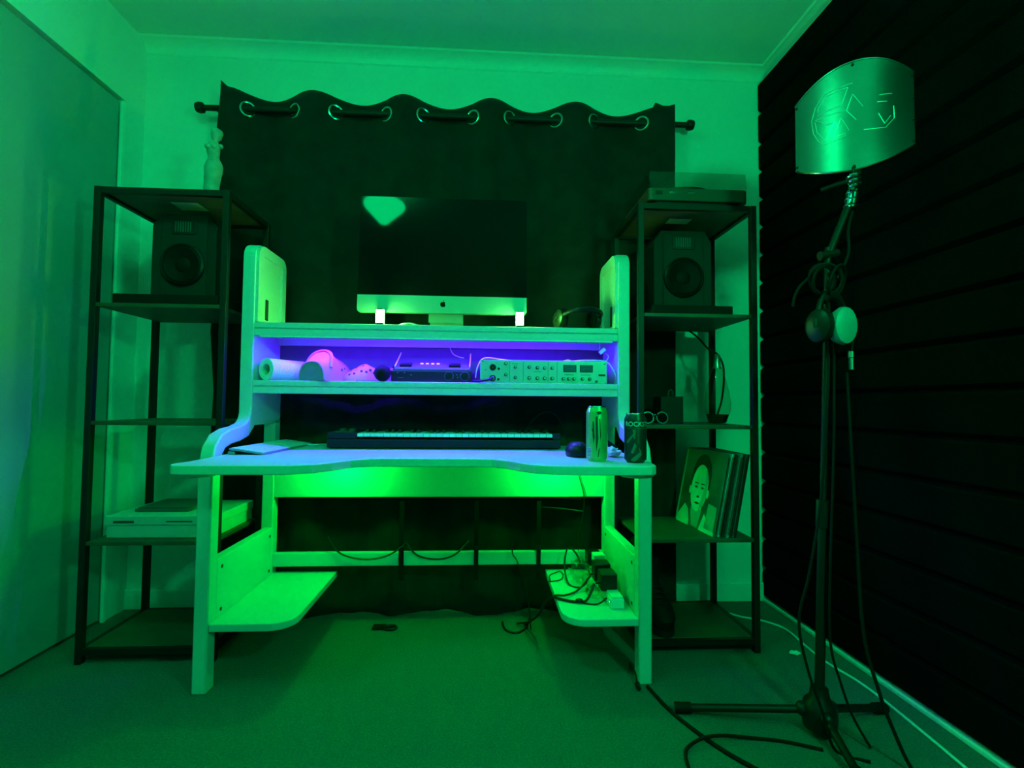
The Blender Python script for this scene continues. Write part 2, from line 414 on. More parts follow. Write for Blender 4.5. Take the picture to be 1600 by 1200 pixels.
# lower shelves
zl0, zl1 = .188, .212
MB().prism(rrect(IL, -.588, 1.628, BACKY - .02, [0, 0, 0, .075], 8), zl0, zl1).build('lower_shelf', DESKW, desk, bevel=.003)
MB().prism(rrect(.268, IR, 1.622, BACKY - .02, [0, 0, .075, 0], 8), zl0, zl1).build('lower_shelf', DESKW, desk, bevel=.003)
MB().box(IL, IR, BACKY - .045, BACKY - .02, .516, .70).build('modesty_panel', DESKW, desk, bevel=.003)
MB().box(IL, IR, BACKY - .045, BACKY - .02, .238, .292).build('crossbar', DESKW, desk, bevel=.003)
MB().box(IL, IR, BACKY - .045, BACKY - .02, 1.133, 1.165).build('back_beam', DESKW, desk, bevel=.003)
MB().box(IL, IR, BACKY - .022, BACKY - .016, .985, 1.150).build('back_panel', BACKP, desk)
# desktop with a shallow bay cut into its front
DZ = .73
pts = [(-.60, 1.398), (-.53, 1.402), (-.47, 1.428), (-.43, 1.475), (-.395, 1.54), (-.35, 1.572), (-.30, 1.58), (-.02, 1.58), (.03, 1.572), (.075, 1.535), (.11, 1.475), (.15, 1.428), (.20, 1.402), (.27, 1.396)]
poly = [(IL + .002, 2.09), (IL + .002, 1.50), (-.85, 1.44), (-.846, 1.418), (-.832, 1.403), (-.81, 1.398)] + pts + [(.455, 1.398), (.480, 1.402), (.497, 1.418), (.503, 1.445), (IR - .002, 1.50), (IR - .002, 2.09)]
dt = MB().prism(poly, DZ - .026, DZ).build('desktop', DESKW, desk, bevel=.003)
for x in (-.80, .455):
    MB().lathe([(.045, 0), (.05, .004), (.05, .012)], (x, 1.47, DZ - .0385), 20).build('mount_plate', DESKW, dt, True)
# raised shelves with a grooved front lip
for zt, nm in ((1.194, 'upper'), (.981, 'lower')):
    sh = MB().box(IL, IR, 1.898, BACKY - .045, zt - .022, zt).build('shelf_board', DESKW, desk)
    MB().box(IL, IR, 1.878, 1.898, zt - .020, zt).build('edge_strip', DESKW, sh, bevel=.002)
    MB().box(IL, IR, 1.884, 1.898, zt - .024, zt - .020).build('edge_groove', DESKW, sh)
    MB().box(IL, IR, 1.880, 1.898, zt - .048, zt - .024).build('edge_strip', DESKW, sh, bevel=.002)
    if nm == 'lower': MB().box(IL, IR, 1.898, BACKY - .045, zt - .03, zt - .0225).build('stiffener', DESKW, sh)
# LED strip behind the upper lip, pucks under the desktop
ls = thing('led_strip', 'purple LED strip stuck under the upper desk shelf', 'light strip', ((IL + IR) / 2, 1.889, 1.146))
MB().box(IL + .02, IR - .02, 1.8815, 1.8835, 1.1395, 1.146).box(IL + .02, IR - .02, 1.8835, 1.897, 1.1452, 1.146).build('channel', WHITEP, ls)  # front lip added to block the glowing LED row from view
MB().box(IL + .13, IR - .13, 1.885, 1.8955, 1.1435, 1.1452).build('led_row', LEDP, ls)
for x, s_ in ((-.56, 'left'), (.30, 'right')):
    pk = thing('puck_light', 'green puck light under the %s half of the desktop' % s_, 'light', (x, 1.98, DZ - .026), 'puck lights under the desktop')
    MB().lathe([(.03, -.012), (.034, -.008), (.034, 0)], (x, 1.98, DZ - .026), 24).build('housing', WHITEP, pk, True)
    MB().lathe([(.001, -.0145), (.026, -.0145), (.028, -.012)], (x, 1.98, DZ - .026), 24).build('lens', LEDG, pk, True)
    add_light('puck_emitter', 'POINT', (x, 1.98, DZ - .062), DESK_PUCK_W, GREEN_DESK, .02, pk)
# straps over the crossbar
for x, w2, wh in ((-.326, .010, 'leftmost'), (-.021, .009, 'middle'), (.237, .0085, 'rightmost')):
    st = thing('cable_strap', 'black strap looped over the low crossbar, %s of three' % wh, 'strap', (x, 2.10, .18), 'straps on the crossbar')
    MB().box(x - w2, x + w2, 2.0905, 2.0935, .18, .50).build('band', BLKR, st)
    MB().box(x - w2 - .003, x + w2 + .003, 2.0885, 2.0935, .30, .318).build('buckle', BLKP, st)

# ------------------------------------------------------------------ shelf racks
def rack(x0, x1, yf, yb, label, sticker):
    H, t = 1.66, .022
    R = thing('shelf_rack', label, 'shelf', ((x0 + x1) / 2, (yf + yb) / 2, 0), 'five tier metal shelf racks')
    for x in (x0, x1 - t):
        for y in (yf, yb - t):
            MB().box(x, x + t, y, y + t, 0, H).build('post', BLKM, R, bevel=.0015)
    for k in range(5):
        z = .052 if k == 0 else H * k / 4 - .0
        if k == 4: z = H
        tr = MB()
        fr = MB().box(x0 + t, x1 - t, yf + .002, yf + .02, z - t, z - .001)
        if k in (0, 4):
            fr.box(x0 + t, x1 - t, yb - .02, yb - .002, z - t, z - .001).box(x0 + .002, x0 + .02, yf + t, yb - t, z - t, z - .001).box(x1 - .02, x1 - .002, yf + t, yb - t, z - t, z - .001)
            fr.build('tier_frame', BLKM, R)
        bt = .014
        zb = z
        b = MB().box(x0 + t if k < 4 else x0 + .0225, x1 - t if k < 4 else x1 - .0225, yf + (.0 if k in (1, 2, 3) else .021), yb - (.0 if k in (1, 2, 3) else .021), zb - bt, zb)
        o = b.build('shelf_board', WOODB if k in (0, 4, 3) else BLKM, R, bevel=.002)
        o.data.materials[0] = WOODB
        if k == 4 and sticker:
            MB().box(sticker[0], sticker[1], sticker[2], sticker[3], zb - bt - .0006, zb - bt).build('sticker', STICK, o)
    return R
LX0, LX1, LYF, LYB = -1.381, -.917, 1.824, 2.178
RX0, RX1, RYF, RYB = .570, 1.024, 1.812, 2.176
rack(LX0, LX1, LYF, LYB, 'black metal five tier shelf rack beside the wardrobe', (-1.18, -1.08, 1.92, 2.0))
rack(RX0, RX1, RYF, RYB, 'black metal five tier shelf rack beside the foam wall', (.735, .825, 1.93, 1.985))
L1, L2, L3, L4, L5 = 1.66, 1.245, .83, .415, .052

# ------------------------------------------------------------------ loudspeakers on foam pads
def speaker(cx, yf, z, wd, hd, label, padlabel, px0, px1, py0):
    pad = tag(MB().prism(rrect(px0, px1, py0, py0 + .27, .008), z, z + .036).build('isolation_pad', BLKR, origin=((px0 + px1) / 2, py0 + .13, z), bevel=.003), padlabel, 'foam pad', 'speaker pads')
    z += .036
    sp = thing('loudspeaker', label, 'speaker', (cx, yf + .1, z), 'studio loudspeakers')
    ch = .028
    prof = [(cx - wd / 2, z), (cx + wd / 2, z), (cx + wd / 2, z + hd - ch * 1.6), (cx + wd / 2 - ch, z + hd), (cx - wd / 2 + ch, z + hd), (cx - wd / 2, z + hd - ch * 1.6)]
    MB().prism(prof, yf, yf + .205, 'y').build('cabinet', SPK, sp, bevel=.005)
    ix, iz = .012, .012
    MB().prism([(cx - wd / 2 + .035, z + .008), (cx + wd / 2 - .035, z + .008), (cx + wd / 2 - .035, z + hd - .012), (cx - wd / 2 + .035, z + hd - .012)], yf - .004, yf + .002, 'y').build('baffle', SPK, sp, bevel=.003)
    wc = z + hd * .40
    M = T(cx, yf - .004, wc) @ Rx(PI / 2)
    wf = MB().lathe([(.080, 0), (.080, .008), (.073, .014), (.070, .010)], n=36, M=M, cap=False).build('woofer_ring', BLKP, sp, True)
    MB().lathe([(.070, .010), (.064, .013), (.058, .010), (.028, .0015), (.024, .004), (.010, .007), (.0005, .0075)], n=36, M=M, cap=False).build('woofer_cone', CONE, sp, True)
    MB().prism(rrect(cx - .046, cx + .046, z + hd * .755, z + hd * .93, .006), yf - .007, yf, 'y').build('tweeter_plate', BLKP, sp, bevel=.002)
    tw = MB()
    for k in range(7): tw.box(cx - .030 + k * .009, cx - .030 + k * .009 + .003, yf - .0085, yf - .006, z + hd * .785, z + hd * .90)
    tw.build('tweeter_ribbon', GREYP, sp)
    return sp
speaker(-1.128, 1.93, L2, .235, .325, 'dark grey studio loudspeaker on the rack by the wardrobe', 'black foam pad under the speaker by the wardrobe', -1.315, -.945, 1.835)
speaker(.787, 1.93, L2, .235, .318, 'dark grey studio loudspeaker on the rack by the foam wall', 'black foam pad under the speaker by the foam wall', .632, .945, 1.838)

# ------------------------------------------------------------------ plaster statuette
def statue(cx, cy_, z):
    st = thing('statuette', 'small pale armless classical statuette on the rack by the wardrobe', 'statuette', (cx, cy_, z))
    MB().lathe([(.034, 0), (.036, .006), (.032, .014)], (cx, cy_, z), 20).build('plinth', PLASTER, st, True)
    prof = [(.012, -.006, .026, .024), (.04, -.006, .026, .024), (.08, -.002, .027, .025), (.105, .000, .029, .026), (.122, .001, .033, .026), (.14, .001, .034, .026), (.156, .001, .029, .022), (.172, .001, .020, .017), (.185, .000, .021, .017), (.20, -.002, .024, .019), (.216, -.002, .025, .02), (.230, .000, .021, .017), (.238, .003, .011, .011), (.246, .006, .011, .011), (.254, .008, .018, .018), (.268, .009, .020, .021), (.282, .007, .018, .02), (.292, .005, .010, .011), (.295, .005, .002, .002)]
    rings = []
    for h, dx, rx, ry in prof:
        rings.append([Vector((cx + dx + rx * math.cos(2 * PI * k / 20) * (1 + (.10 * math.cos(5 * 2 * PI * k / 20) if h < .11 else 0)), cy_ + ry * math.sin(2 * PI * k / 20), z + h)) for k in range(20)])
    MB().loft(rings).build('figure', PLASTER, st, True)
    MB().sphere((cx + .012, cy_ + .006, z + .277), .0165, 1, 1.1, .9, 14, 8).build('hair', PLASTER, st, True)
    for sg in (-1, 1): MB().sphere((cx + sg * .011 - .002, cy_ - .017, z + .213), .0085, n=12, m=8).sphere((cx + sg * .026 - .001, cy_, z + .222), .009, n=12, m=8).build('bust', PLASTER, st, True)
statue(-1.045, 1.955, L1)

# ------------------------------------------------------------------ carton on the left rack
bx = thing('flat_carton', 'flat white carton on the fourth tier by the wardrobe', 'box', (-1.14, 2.0, L4))
MB().box(-1.325, -.955, 1.87, 2.165, L4, L4 + .07).build('tray', CARD, bx, bevel=.003)
MB().box(-1.328, -.952, 1.867, 2.168, L4 + .045, L4 + .078).build('lid', CARD, bx, bevel=.003)
for p in ((-1.30, -1.23, .053, .061), (-1.12, -1.03, .056, .060)): MB().box(p[0], p[1], 1.8662, 1.8672, L4 + p[2], L4 + p[3]).build('printed_strip', INK, bx)
tag(MB().box(-1.27, -1.08, 1.93, 2.12, L4 + .0785, L4 + .090).box(-1.265, -1.09, 1.94, 2.11, L4 + .090, L4 + .094).build('booklet', GREYP, origin=(-1.17, 2.02, L4 + .0785), bevel=.002), 'dark flat booklet lying on the white carton', 'booklet')
kn = thing('gadget', 'small dark knob shaped gadget on the white carton corner', 'gadget', (-1.0, 1.95, L4 + .078))
MB().lathe([(.02, 0), (.02, .012), (.012, .018)], (-1.0, 1.95, L4 + .078), 16).build('body', BLKP, kn, True)
MB().cyl((-1.0, 1.95, L4 + .096), (-.995, 1.95, L4 + .112), .006, 10).build('stem', BLKP, kn, True)

# ------------------------------------------------------------------ turntable
tt = thing('turntable', 'record player with clear lid on top of the rack by the foam wall', 'turntable', (.81, 2.0, L1))
MB().prism(rrect(.618, 1.008, 1.84, 2.165, .02), L1 + .022, L1 + .072).build('plinth', RED, tt, bevel=.004)
MB().prism(rrect(.640, .986, 1.855, 2.15, .02), L1 + .010, L1 + .022).build('underside', BLKP, tt)
for x in (.665, .965):
    for y in (1.875, 2.13): MB().lathe([(.02, 0), (.024, .004), (.024, .010), (.02, .012)], (x, y, L1), 18).build('foot', CHROME, tt, True)
lidm = MB(); e = .003; a0, a1, b0, b1, z0, z1 = .620, 1.004, 1.842, 2.163, L1 + .072, L1 + .132
z1 += e
lidm.add([(a0, b0, z0), (a1, b0, z0), (a1, b1, z0), (a0, b1, z0), (a0 + .004, b0 + .004, z1), (a1 - .004, b0 + .004, z1), (a1 - .004, b1 - .004, z1), (a0 + .004, b1 - .004, z1)], [(0, 1, 5, 4), (1, 2, 6, 5), (2, 3, 7, 6), (3, 0, 4, 7), (4, 5, 6, 7)])
lidm.build('dust_lid', LID, tt)
MB().lathe([(.15, 0), (.15, .010), (.145, .013)], (.79, 2.0, L1 + .072), 40).build('platter', BLKP, tt, True)
MB().lathe([(.004, 0), (.004, .022)], (.79, 2.0, L1 + .085), 10).build('spindle', CHROME, tt, True)
MB().tube([(.965, 2.11, L1 + .10), (.965, 1.96, L1 + .10), (.93, 1.90, L1 + .095)], .004).build('tonearm', CHROME, tt, True)
MB().box(.645, .672, 1.8385, 1.841, L1 + .044, L1 + .058).build('front_button', BLKP, tt)
MB().box(.70, .742, 1.8385, 1.841, L1 + .048, L1 + .056).build('name_plate', CHROME, tt)
MB().box(.77, .812, 1.8385, 1.841, L1 + .050, L1 + .0545).build('name_plate', STEEL, tt)

# ------------------------------------------------------------------ things on the third tier of the right rack
bo = thing('glass_bottle', 'tall teardrop glass bottle with dark liquid and bright cap on third tier', 'bottle', (.957, 2.0, L3))
MB().lathe([(.030, .002), (.034, .004), (.043, .030), (.051, .055), (.052, .085), (.046, .125), (.036, .17), (.026, .205), (.019, .225), (.016, .228)], (.957, 2.0, L3), 28, cap=False).build('glass', GLASS, bo, True)
MB().lathe([(.028, .003), (.032, .005), (.041, .030), (.044, .038)], (.957, 2.0, L3), 28).build('liquid', LIQ, bo, True)
MB().lathe([(.0165, .224), (.0165, .231), (.0135, .232), (.0115, .28), (.009, .283)], (.957, 2.0, L3), 24).build('cap', GREENCAP, bo, True)
tag(MB().tube([(.99, 2.09, L3 + .01), (1.005, 2.06, L3 + .10), (1.00, 2.03, L3 + .22), (.975, 2.03, L3 + .285), (.945, 2.05, L3 + .31), (.92, 2.09, L3 + .36), (.90, 2.14, L3 + .40)], .004).build('black_cable', BLKP, origin=(.99, 2.09, L3 + .01), smooth=True), 'black cable looping over the glass bottle down from the speaker', 'cable')
kb = thing('black_box', 'small black box with a metal loop on top, third tier', 'box', (.755, 2.0, L3))
MB().box(.705, .797, 1.955, 2.05, L3, L3 + .108).build('case', BLKP, kb, bevel=.003)
MB().tube([(.752, 2.0, L3 + .106), (.752, 2.0, L3 + .124), (.757, 2.0, L3 + .134), (.764, 2.0, L3 + .134), (.769, 2.0, L3 + .124), (.769, 2.0, L3 + .106)], .0028).build('loop', STEEL, kb, True)
sg_ = thing('eyeglasses', 'pair of glasses with shiny rims in front of the small black box', 'glasses', (.645, 1.86, L3))
for x in (.618, .672):
    M = T(x, 1.85, L3 + .026) @ Rx(math.radians(78))
    MB().torus((x, 1.85, L3 + .026), .021, .0035, Rx(math.radians(78)), 22, 6).build('rim', CHROME, sg_, True)
    MB().lathe([(.0005, -.001), (.020, -.001), (.020, .001), (.0005, .001)], n=20, M=M).build('lens', GLASSBLK, sg_, True)
MB().tube([(.638, 1.846, L3 + .034), (.645, 1.843, L3 + .038), (.652, 1.846, L3 + .034)], .003).build('bridge', CHROME, sg_, True)
for x, x2 in ((.599, .603), (.691, .688)):
    MB().tube([(x, 1.852, L3 + .035), (x2, 1.90, L3 + .036), (x2, 1.96, L3 + .030), (x2, 1.975, L3 + .010)], .0022).build('temple', BLKP, sg_, True)

# ------------------------------------------------------------------ record sleeves leaning on the fourth tier
LEAN = math.radians(11.5)
def sleeve(xb, yb, th, m, label, name='record_sleeve', yaw=0., lean=LEAN):
    r = thing(name, label, 'record', (xb, yb, L4), 'records leaning on the fourth tier')
    M = T(xb, yb, L4) @ Rz(yaw) @ Ry(lean)
    t = th / 2
    z0 = th * math.sin(lean) * 1.0
    sl = MB().box(0, th, 0, .312, z0, z0 + .312, M).build('sleeve', m, r, bevel=.0008)
    if th > .003: MB().box(th * .35, th * .65, -.0015, .001, z0 + .01, z0 + .30, M).build('record_edge', BLKP, r)
    return r, M, z0
rv, RM, z0 = sleeve(.857, 1.825, .004, COVER, 'record sleeve with a portrait of a face, front of the row', yaw=math.radians(5))
def cover(poly, lvl, m, nm):
    MB().prism([(p[0], p[1] + z0) for p in poly], -.0004 * lvl - .0001, -.0004 * (lvl - 1), 'x', RM).build(nm, m, rv)
def ell(cx, cz, rx, rz_, n=24, a0=0, a1=360, tilt=0):
    P = []
    for k in range(n):
        a = math.radians(a0 + (a1 - a0) * k / (n if a1 - a0 == 360 else n - 1)); x = rx * math.cos(a); y = rz_ * math.sin(a)
        P.append((cx + x * math.cos(tilt) - y * math.sin(tilt), cz + x * math.sin(tilt) + y * math.cos(tilt)))
    return P
# the sleeve's y axis runs away from the viewer, so picture-left is far
FX = lambda u: .312 - u * .312
def Pq(L): return [(FX(u), vv * .312) for u, vv in L]
cover(Pq([(.02, .02), (.05, .02), (.05, .98), (.02, .98)]), 1, COVM, 'cover_border')
cover(Pq([(.03, .0), (.36, .0), (.36, .06), (.30, .20), (.20, .26), (.06, .10)]), 1, COVL, 'shirt_shape')
cover(Pq([(.62, .0), (.97, .0), (.97, .04), (.80, .12), (.70, .22)]), 1, COVL, 'shirt_shape')
cover(Pq([(.36, .20), (.44, .02), (.58, .02), (.62, .22), (.60, .34), (.38, .34)]), 1, COVM, 'neck_shape')
cover(Pq([(.74, .05), (.95, .05), (.95, .34), (.76, .36)]), 1, COVM, 'background_shape')
cover([(FX(.49) + p[0], p[1]) for p in ell(0, .64 * .312, .235 * .312, .31 * .312)], 2, COVD, 'hair_shape')
cover([(FX(.49) + p[0], p[1]) for p in ell(0, .51 * .312, .20 * .312, .30 * .312)], 3, COVL, 'face_shape')
for u in (.275, .705): cover([(FX(u) + p[0], p[1]) for p in ell(0, .46 * .312, .025 * .312, .055 * .312, 14)], 3, COVL, 'ear_shape')
cover(Pq([(.54, .215), (.63, .30), (.685, .48), (.665, .66), (.60, .77), (.62, .56), (.58, .38)]), 4, COVM, 'cheek_shade')
for u in (.415, .565):
    cover([(FX(u) + p[0], p[1]) for p in ell(0, .515 * .312, .045 * .312, .022 * .312, 16)], 4, COVM, 'eye_socket')
    cover([(FX(u) + p[0], p[1]) for p in ell(0, .515 * .312, .028 * .312, .011 * .312, 14)], 5, COVD, 'eye_shape')
    cover(Pq([(u - .05, .555), (u + .05, .558), (u + .045, .572), (u - .045, .572)]), 4, COVD, 'eyebrow_shape')
cover(Pq([(.455, .385), (.525, .385), (.51, .41), (.47, .41)]), 4, COVD, 'nose_shade')
cover(Pq([(.41, .315), (.49, .298), (.57, .315), (.49, .328)]), 4, COVD, 'mouth_shape')
xs = .8635
desc = ['grey sleeve directly behind the portrait sleeve', 'pale sleeve second behind the portrait sleeve', 'slate sleeve third behind the portrait sleeve', 'black sleeve fourth behind the portrait sleeve', 'brown sleeve fifth behind the portrait sleeve', 'grey sleeve sixth behind the portrait sleeve', 'pale sleeve seventh behind the portrait sleeve', 'black sleeve eighth behind the portrait sleeve', 'slate sleeve ninth behind the portrait sleeve', 'black sleeve last in the row by the rack post']
order = [0, 2, 4, 1, 3, 0, 2, 1, 4, 1]
for i, d in enumerate(desc):
    th = random.choice((.0045, .006, .0075))
    sleeve(xs + .001, 1.818 + random.uniform(0, .02), th, SLEEVES[order[i]], 'leaning record in a ' + d, yaw=math.radians(4.5) * (1 - i / 8), lean=LEAN * (1 - .01 * i))
    xs += th + .0022

# ------------------------------------------------------------------ boot on the bottom tier
bt = thing('ankle_boot', 'black boot standing on the bottom tier by the foam wall', 'boot', (.66, 1.93, L5))
def ring(cx, cy_, z, rx, ry, n=18): return [Vector((cx + rx * math.cos(2 * PI * k / n), cy_ + ry * math.sin(2 * PI * k / n), z)) for k in range(n)]
MB().loft([ring(.682, 1.935, L5 + .022, .052, .098), ring(.684, 1.93, L5 + .055, .056, .102), ring(.682, 1.94, L5 + .085, .053, .09), ring(.674, 1.97, L5 + .115, .046, .068), ring(.664, 1.995, L5 + .16, .041, .056), ring(.660, 2.005, L5 + .24, .045, .060), ring(.658, 2.01, L5 + .30, .047, .064)], True).build('upper', BLKR, bt, True)
MB().prism([(.682 + .057 * math.cos(2 * PI * k / 20), 1.935 + .105 * math.sin(2 * PI * k / 20)) for k in range(20)], L5, L5 + .022).build('sole', BLKP, bt)
MB().torus((.658, 2.01, L5 + .30), .051, .007, Matrix.Diagonal((.95, 1.28, 1, 1)), 20, 6).build('collar', BLKR, bt, True)
for k in range(4): MB().tube([(.65, 1.89 + k * .012, L5 + .098 + k * .016), (.676, 1.878 + k * .014, L5 + .106 + k * .016), (.702, 1.89 + k * .012, L5 + .098 + k * .016)], .003).build('lace', BLKP, bt, True)

# ------------------------------------------------------------------ desktop computer on the upper shelf
ZU, ZL = 1.194, .981
im = thing('desktop_computer', 'all-in-one desktop computer with dark screen and aluminium chin on the upper shelf', 'computer', (-.16, 1.97, ZU))
x0, x1 = -.485, .165
TI = T(0, 1.93, 1.249) @ Rx(-math.radians(4)) @ T(0, -1.93, -1.249)
MB().prism(rrect(x0, x1, 1.249, 1.712, .012), 1.934, 1.95, 'y', TI).build('back_shell', ALU, im, bevel=.002)
MB().prism(rrect(x0, x1, 1.317, 1.712, [.012, .012, 0, 0]), 1.930, 1.934, 'y', TI).build('screen', GLASSBLK, im)
chin = MB().prism(rrect(x0, x1, 1.249, 1.3165, [0, 0, .012, .012]), 1.930, 1.934, 'y', TI).build('chin', ALU, im)
def circ(cx, cz, r, a0, a1, n=10): return [(cx + r * math.cos(math.radians(a0 + (a1 - a0) * k / n)), cz + r * math.sin(math.radians(a0 + (a1 - a0) * k / n))) for k in range(n + 1)]
lx, lz, q = -.159, 1.2835, .0105
body = [(0, .80), (.25, .90), (.55, .92), (.85, .78), (.95, .66), (.78, .50), (.70, .25), (.76, .0), (.90, -.16), (1.0, -.24), (.92, -.48), (.76, -.76), (.55, -.97), (.32, -1.0), (.0, -.90), (-.32, -1.0), (-.55, -.97), (-.78, -.70), (-.95, -.30), (-1.0, .10), (-.94, .46), (-.74, .76), (-.50, .90), (-.25, .90)]
MB().prism([(lx + a * q, lz + b * q) for a, b in body], 1.9293, 1.9302, 'y', TI).build('logo_mark', GLASSBLK, chin)
MB().prism([(lx + a * q, lz + b * q) for a, b in [(.0, 1.02), (.04, 1.28), (.20, 1.50), (.42, 1.58), (.40, 1.32), (.24, 1.10)]], 1.9293, 1.9302, 'y', TI).build('logo_leaf', GLASSBLK, chin)
MB().prism([(1.965, 1.42), (1.970, 1.42), (2.02, 1.30), (2.025, 1.20), (2.02, ZU + .004), (2.012, ZU + .004), (2.010, 1.21), (2.0, 1.30), (1.962, 1.36)], -.215, -.084, 'x').build('neck', ALU, im)
MB().prism(rrect(-.24, -.06, 1.945, 2.085, .006), ZU, ZU + .005).build('foot_plate', ALU, im)
MB().prism(rrect(-.215, -.084, 1.215, 1.252, .002), 1.9505, 1.956, 'y').build('neck_front', ALU, im)

for x, wd in ((-.389, 'left'), (.136, 'right')):
    lb = thing('light_bar', 'small glaring light bar on the upper shelf under the %s end of the computer' % wd, 'light', (x, 1.89, ZU), 'light bars on the upper shelf')
    MB().box(x - .0145, x + .0145, 1.904, 1.909, ZU, ZU + .060).box(x - .0145, x + .0145, 1.880, 1.904, ZU, ZU + .006).box(x - .0145, x + .0145, 1.880, 1.904, ZU + .056, ZU + .060).build('casing', BLKP, lb)
    MB().box(x - .0105, x + .0105, 1.881, 1.8855, ZU + .006, ZU + .056).build('front_window', LEDF, lb)
    for sg in (-1, 1): MB().box(x + sg * .0105 - .0025, x + sg * .0105 + .0025, 1.883, 1.9035, ZU + .006, ZU + .056).build('side_window', LEDB, lb)

def headphones(name, label, M, m1, m2, arc=.085):
    h = thing(name, label, 'headphones', M.translation)
    def X(v): return M @ Vector(v)
    band = [X((arc * math.cos(PI * k / 12), 0, .03 + (arc + .01) * math.sin(PI * k / 12))) for k in range(13)]
    MB().tube(band, .0075, 8, 2).build('headband', m1, h, True)
    MB().tube([p + (M.to_3x3() @ Vector((0, 0, -.008))) for p in band[3:10]], .011, 8, 2).build('band_pad', BLKR, h, True)
    for sg in (-1, 1):
        Mc = M @ T(sg * (arc - .004), 0, .0) @ Ry(-sg * PI / 2)
        cup = MB().lathe([(.030, -.016), (.040, -.010), (.043, 0), (.040, .010), (.020, .013)], n=24, M=Mc @ Matrix.Diagonal((1.12, .9, 1, 1))).build('ear_cup', m2, h, True)
        MB().torus((0, 0, 0), .030, .011, n=22, m=8).build('ear_cushion', BLKR, h, True)
        o = COL.objects[-1]; o.data.transform(Mc @ T(0, 0, .014)); o.location = -h.location
        MB().tube([X((sg * arc, 0, .035)), X((sg * (arc + .012), .0, .012)), X((sg * (arc + .014), 0, -.005))], .005).build('yoke', m1, h, True)
    return h
headphones('headphones', 'black headphones lying on the upper shelf beside the right side panel', T(.372, 1.975, ZU + .046) @ Rz(.25) @ Rx(math.radians(78)), BLKP, BLKP, .080)
tag(MB().tube([(.20, 1.95, ZU + .003), (.23, 1.92, ZU + .003), (.26, 1.94, ZU + .003), (.29, 1.925, ZU + .004)], .003).build('headphone_cable', BLKP, origin=(.2, 1.95, ZU), smooth=True), 'short black cable on the upper shelf beside the headphones', 'cable')
tag(MB().tube([(-.33, 1.935, ZU + .003), (-.31, 1.91, ZU + .007), (-.28, 1.905, ZU + .009), (-.25, 1.915, ZU + .004), (-.20, 1.925, ZU + .003)], .0025).build('white_cable', WHITEP, origin=(-.33, 1.935, ZU), smooth=True), 'thin white cable on the upper shelf between light bar and computer foot', 'cable')

# ------------------------------------------------------------------ things on the lower raised shelf
pr = thing('paper_roll', 'white paper roll lying at the left end of the lower raised shelf', 'paper roll', (-.76, 1.97, ZL))
d = Vector((.50, .86, 0)).normalized(); c0 = Vector((-.800, 1.892, ZL + .041)); Mr = T(*c0) @ d.to_track_quat('Z', 'Y').to_matrix().to_4x4()
MB().lathe([(.021, .0), (.040, 0), (.041, .001), (.041, .185), (.040, .186), (.021, .186), (.021, 0)], n=32, M=Mr, cap=False).build('paper', PAPER, pr, True)
MB().lathe([(.0195, .002), (.0208, .002), (.0208, .184), (.0195, .184), (.0195, .002)], n=28, M=Mr, cap=False).build('core', CARD, pr, True)

def arch(x, y, z, w, h, d_, n=14, lean=0.):
    """upright half-ellipse ring, foot flat on z"""
    P = []
    for k in range(n + 1):
        a = PI * k / n; P.append(Vector((x + w / 2 * math.copysign(abs(math.cos(a)) ** .8, math.cos(a)) * d_.x + lean * math.sin(a) * -d_.y * h, y + w / 2 * math.copysign(abs(math.cos(a)) ** .8, math.cos(a)) * d_.y + lean * math.sin(a) * d_.x * h, z + h * math.sin(a) ** .85 if math.sin(a) > 1e-6 else z)))
    return P
c1 = thing('clog', 'pale foam clog with its dark heel opening facing out, next to the paper roll', 'shoe', (-.61, 1.98, ZL), 'pair of clogs')
ax = Vector((.40, .917, 0)); pp = Vector((ax.y, -ax.x, 0)); base = Vector((-.632, 1.885, ZL))
seq = [(0, .122, .074), (.012, .128, .082), (.04, .126, .108), (.065, .122, .114), (.09, .118, .100), (.13, .112, .088), (.16, .104, .074), (.185, .088, .055), (.20, .06, .034), (.206, .02, .012)]
MB().loft([arch(*(base + ax * t), w_, h_, pp) for t, w_, h_ in seq]).build('upper', CLOG, c1, True)
MB().add([p - ax * .0015 + Vector((0, 0, .0)) for p in arch(base.x, base.y, ZL + .003, .106, .062, pp)], [tuple(range(15))]).build('heel_opening', CLOGS, c1)
rim = arch(base.x, base.y, ZL + .003, .114, .068, pp)
MB().tube([p - ax * .001 for p in rim], .0035, 6, 1).build('rim', CLOG, c1, True)
MB().tube([base + ax * .03 + pp * .062 + Vector((0, 0, .05)), base + ax * .05 + pp * .045 + Vector((0, 0, .10)), base + ax * .06 + Vector((0, 0, .117)), base + ax * .05 - pp * .045 + Vector((0, 0, .10)), base + ax * .03 - pp * .062 + Vector((0, 0, .05))], .006, 6).build('strap', CLOG, c1, True)
for t, u, hh in ((.10, .040, .066), (.12, .046, .05), (.10, .052, .045), (.145, .040, .048)):
    q_ = base + ax * t + pp * u + Vector((0, 0, hh)); MB().sphere(q_, .006, n=10, m=6).build('vent_hole', INK, c1)
c2 = thing('clog', 'pale foam clog with vent holes lying flat beside the foam microphone ball', 'shoe', (-.46, 1.98, ZL), 'pair of clogs')
ax2 = Vector((.86, .51, 0)).normalized(); p2 = Vector((ax2.y, -ax2.x, 0)); b2 = Vector((-.535, 1.945, ZL))
seq = [(0, .02, .008), (.006, .06, .022), (.02, .088, .036), (.04, .10, .050), (.07, .104, .068), (.085, .104, .073), (.10, .102, .066), (.12, .10, .058), (.16, .094, .055), (.19, .084, .052), (.205, .06, .046), (.21, .03, .03)]
MB().loft([arch(*(b2 + ax2 * t), w_, h_, p2) for t, w_, h_ in seq]).build('upper', CLOG, c2, True)
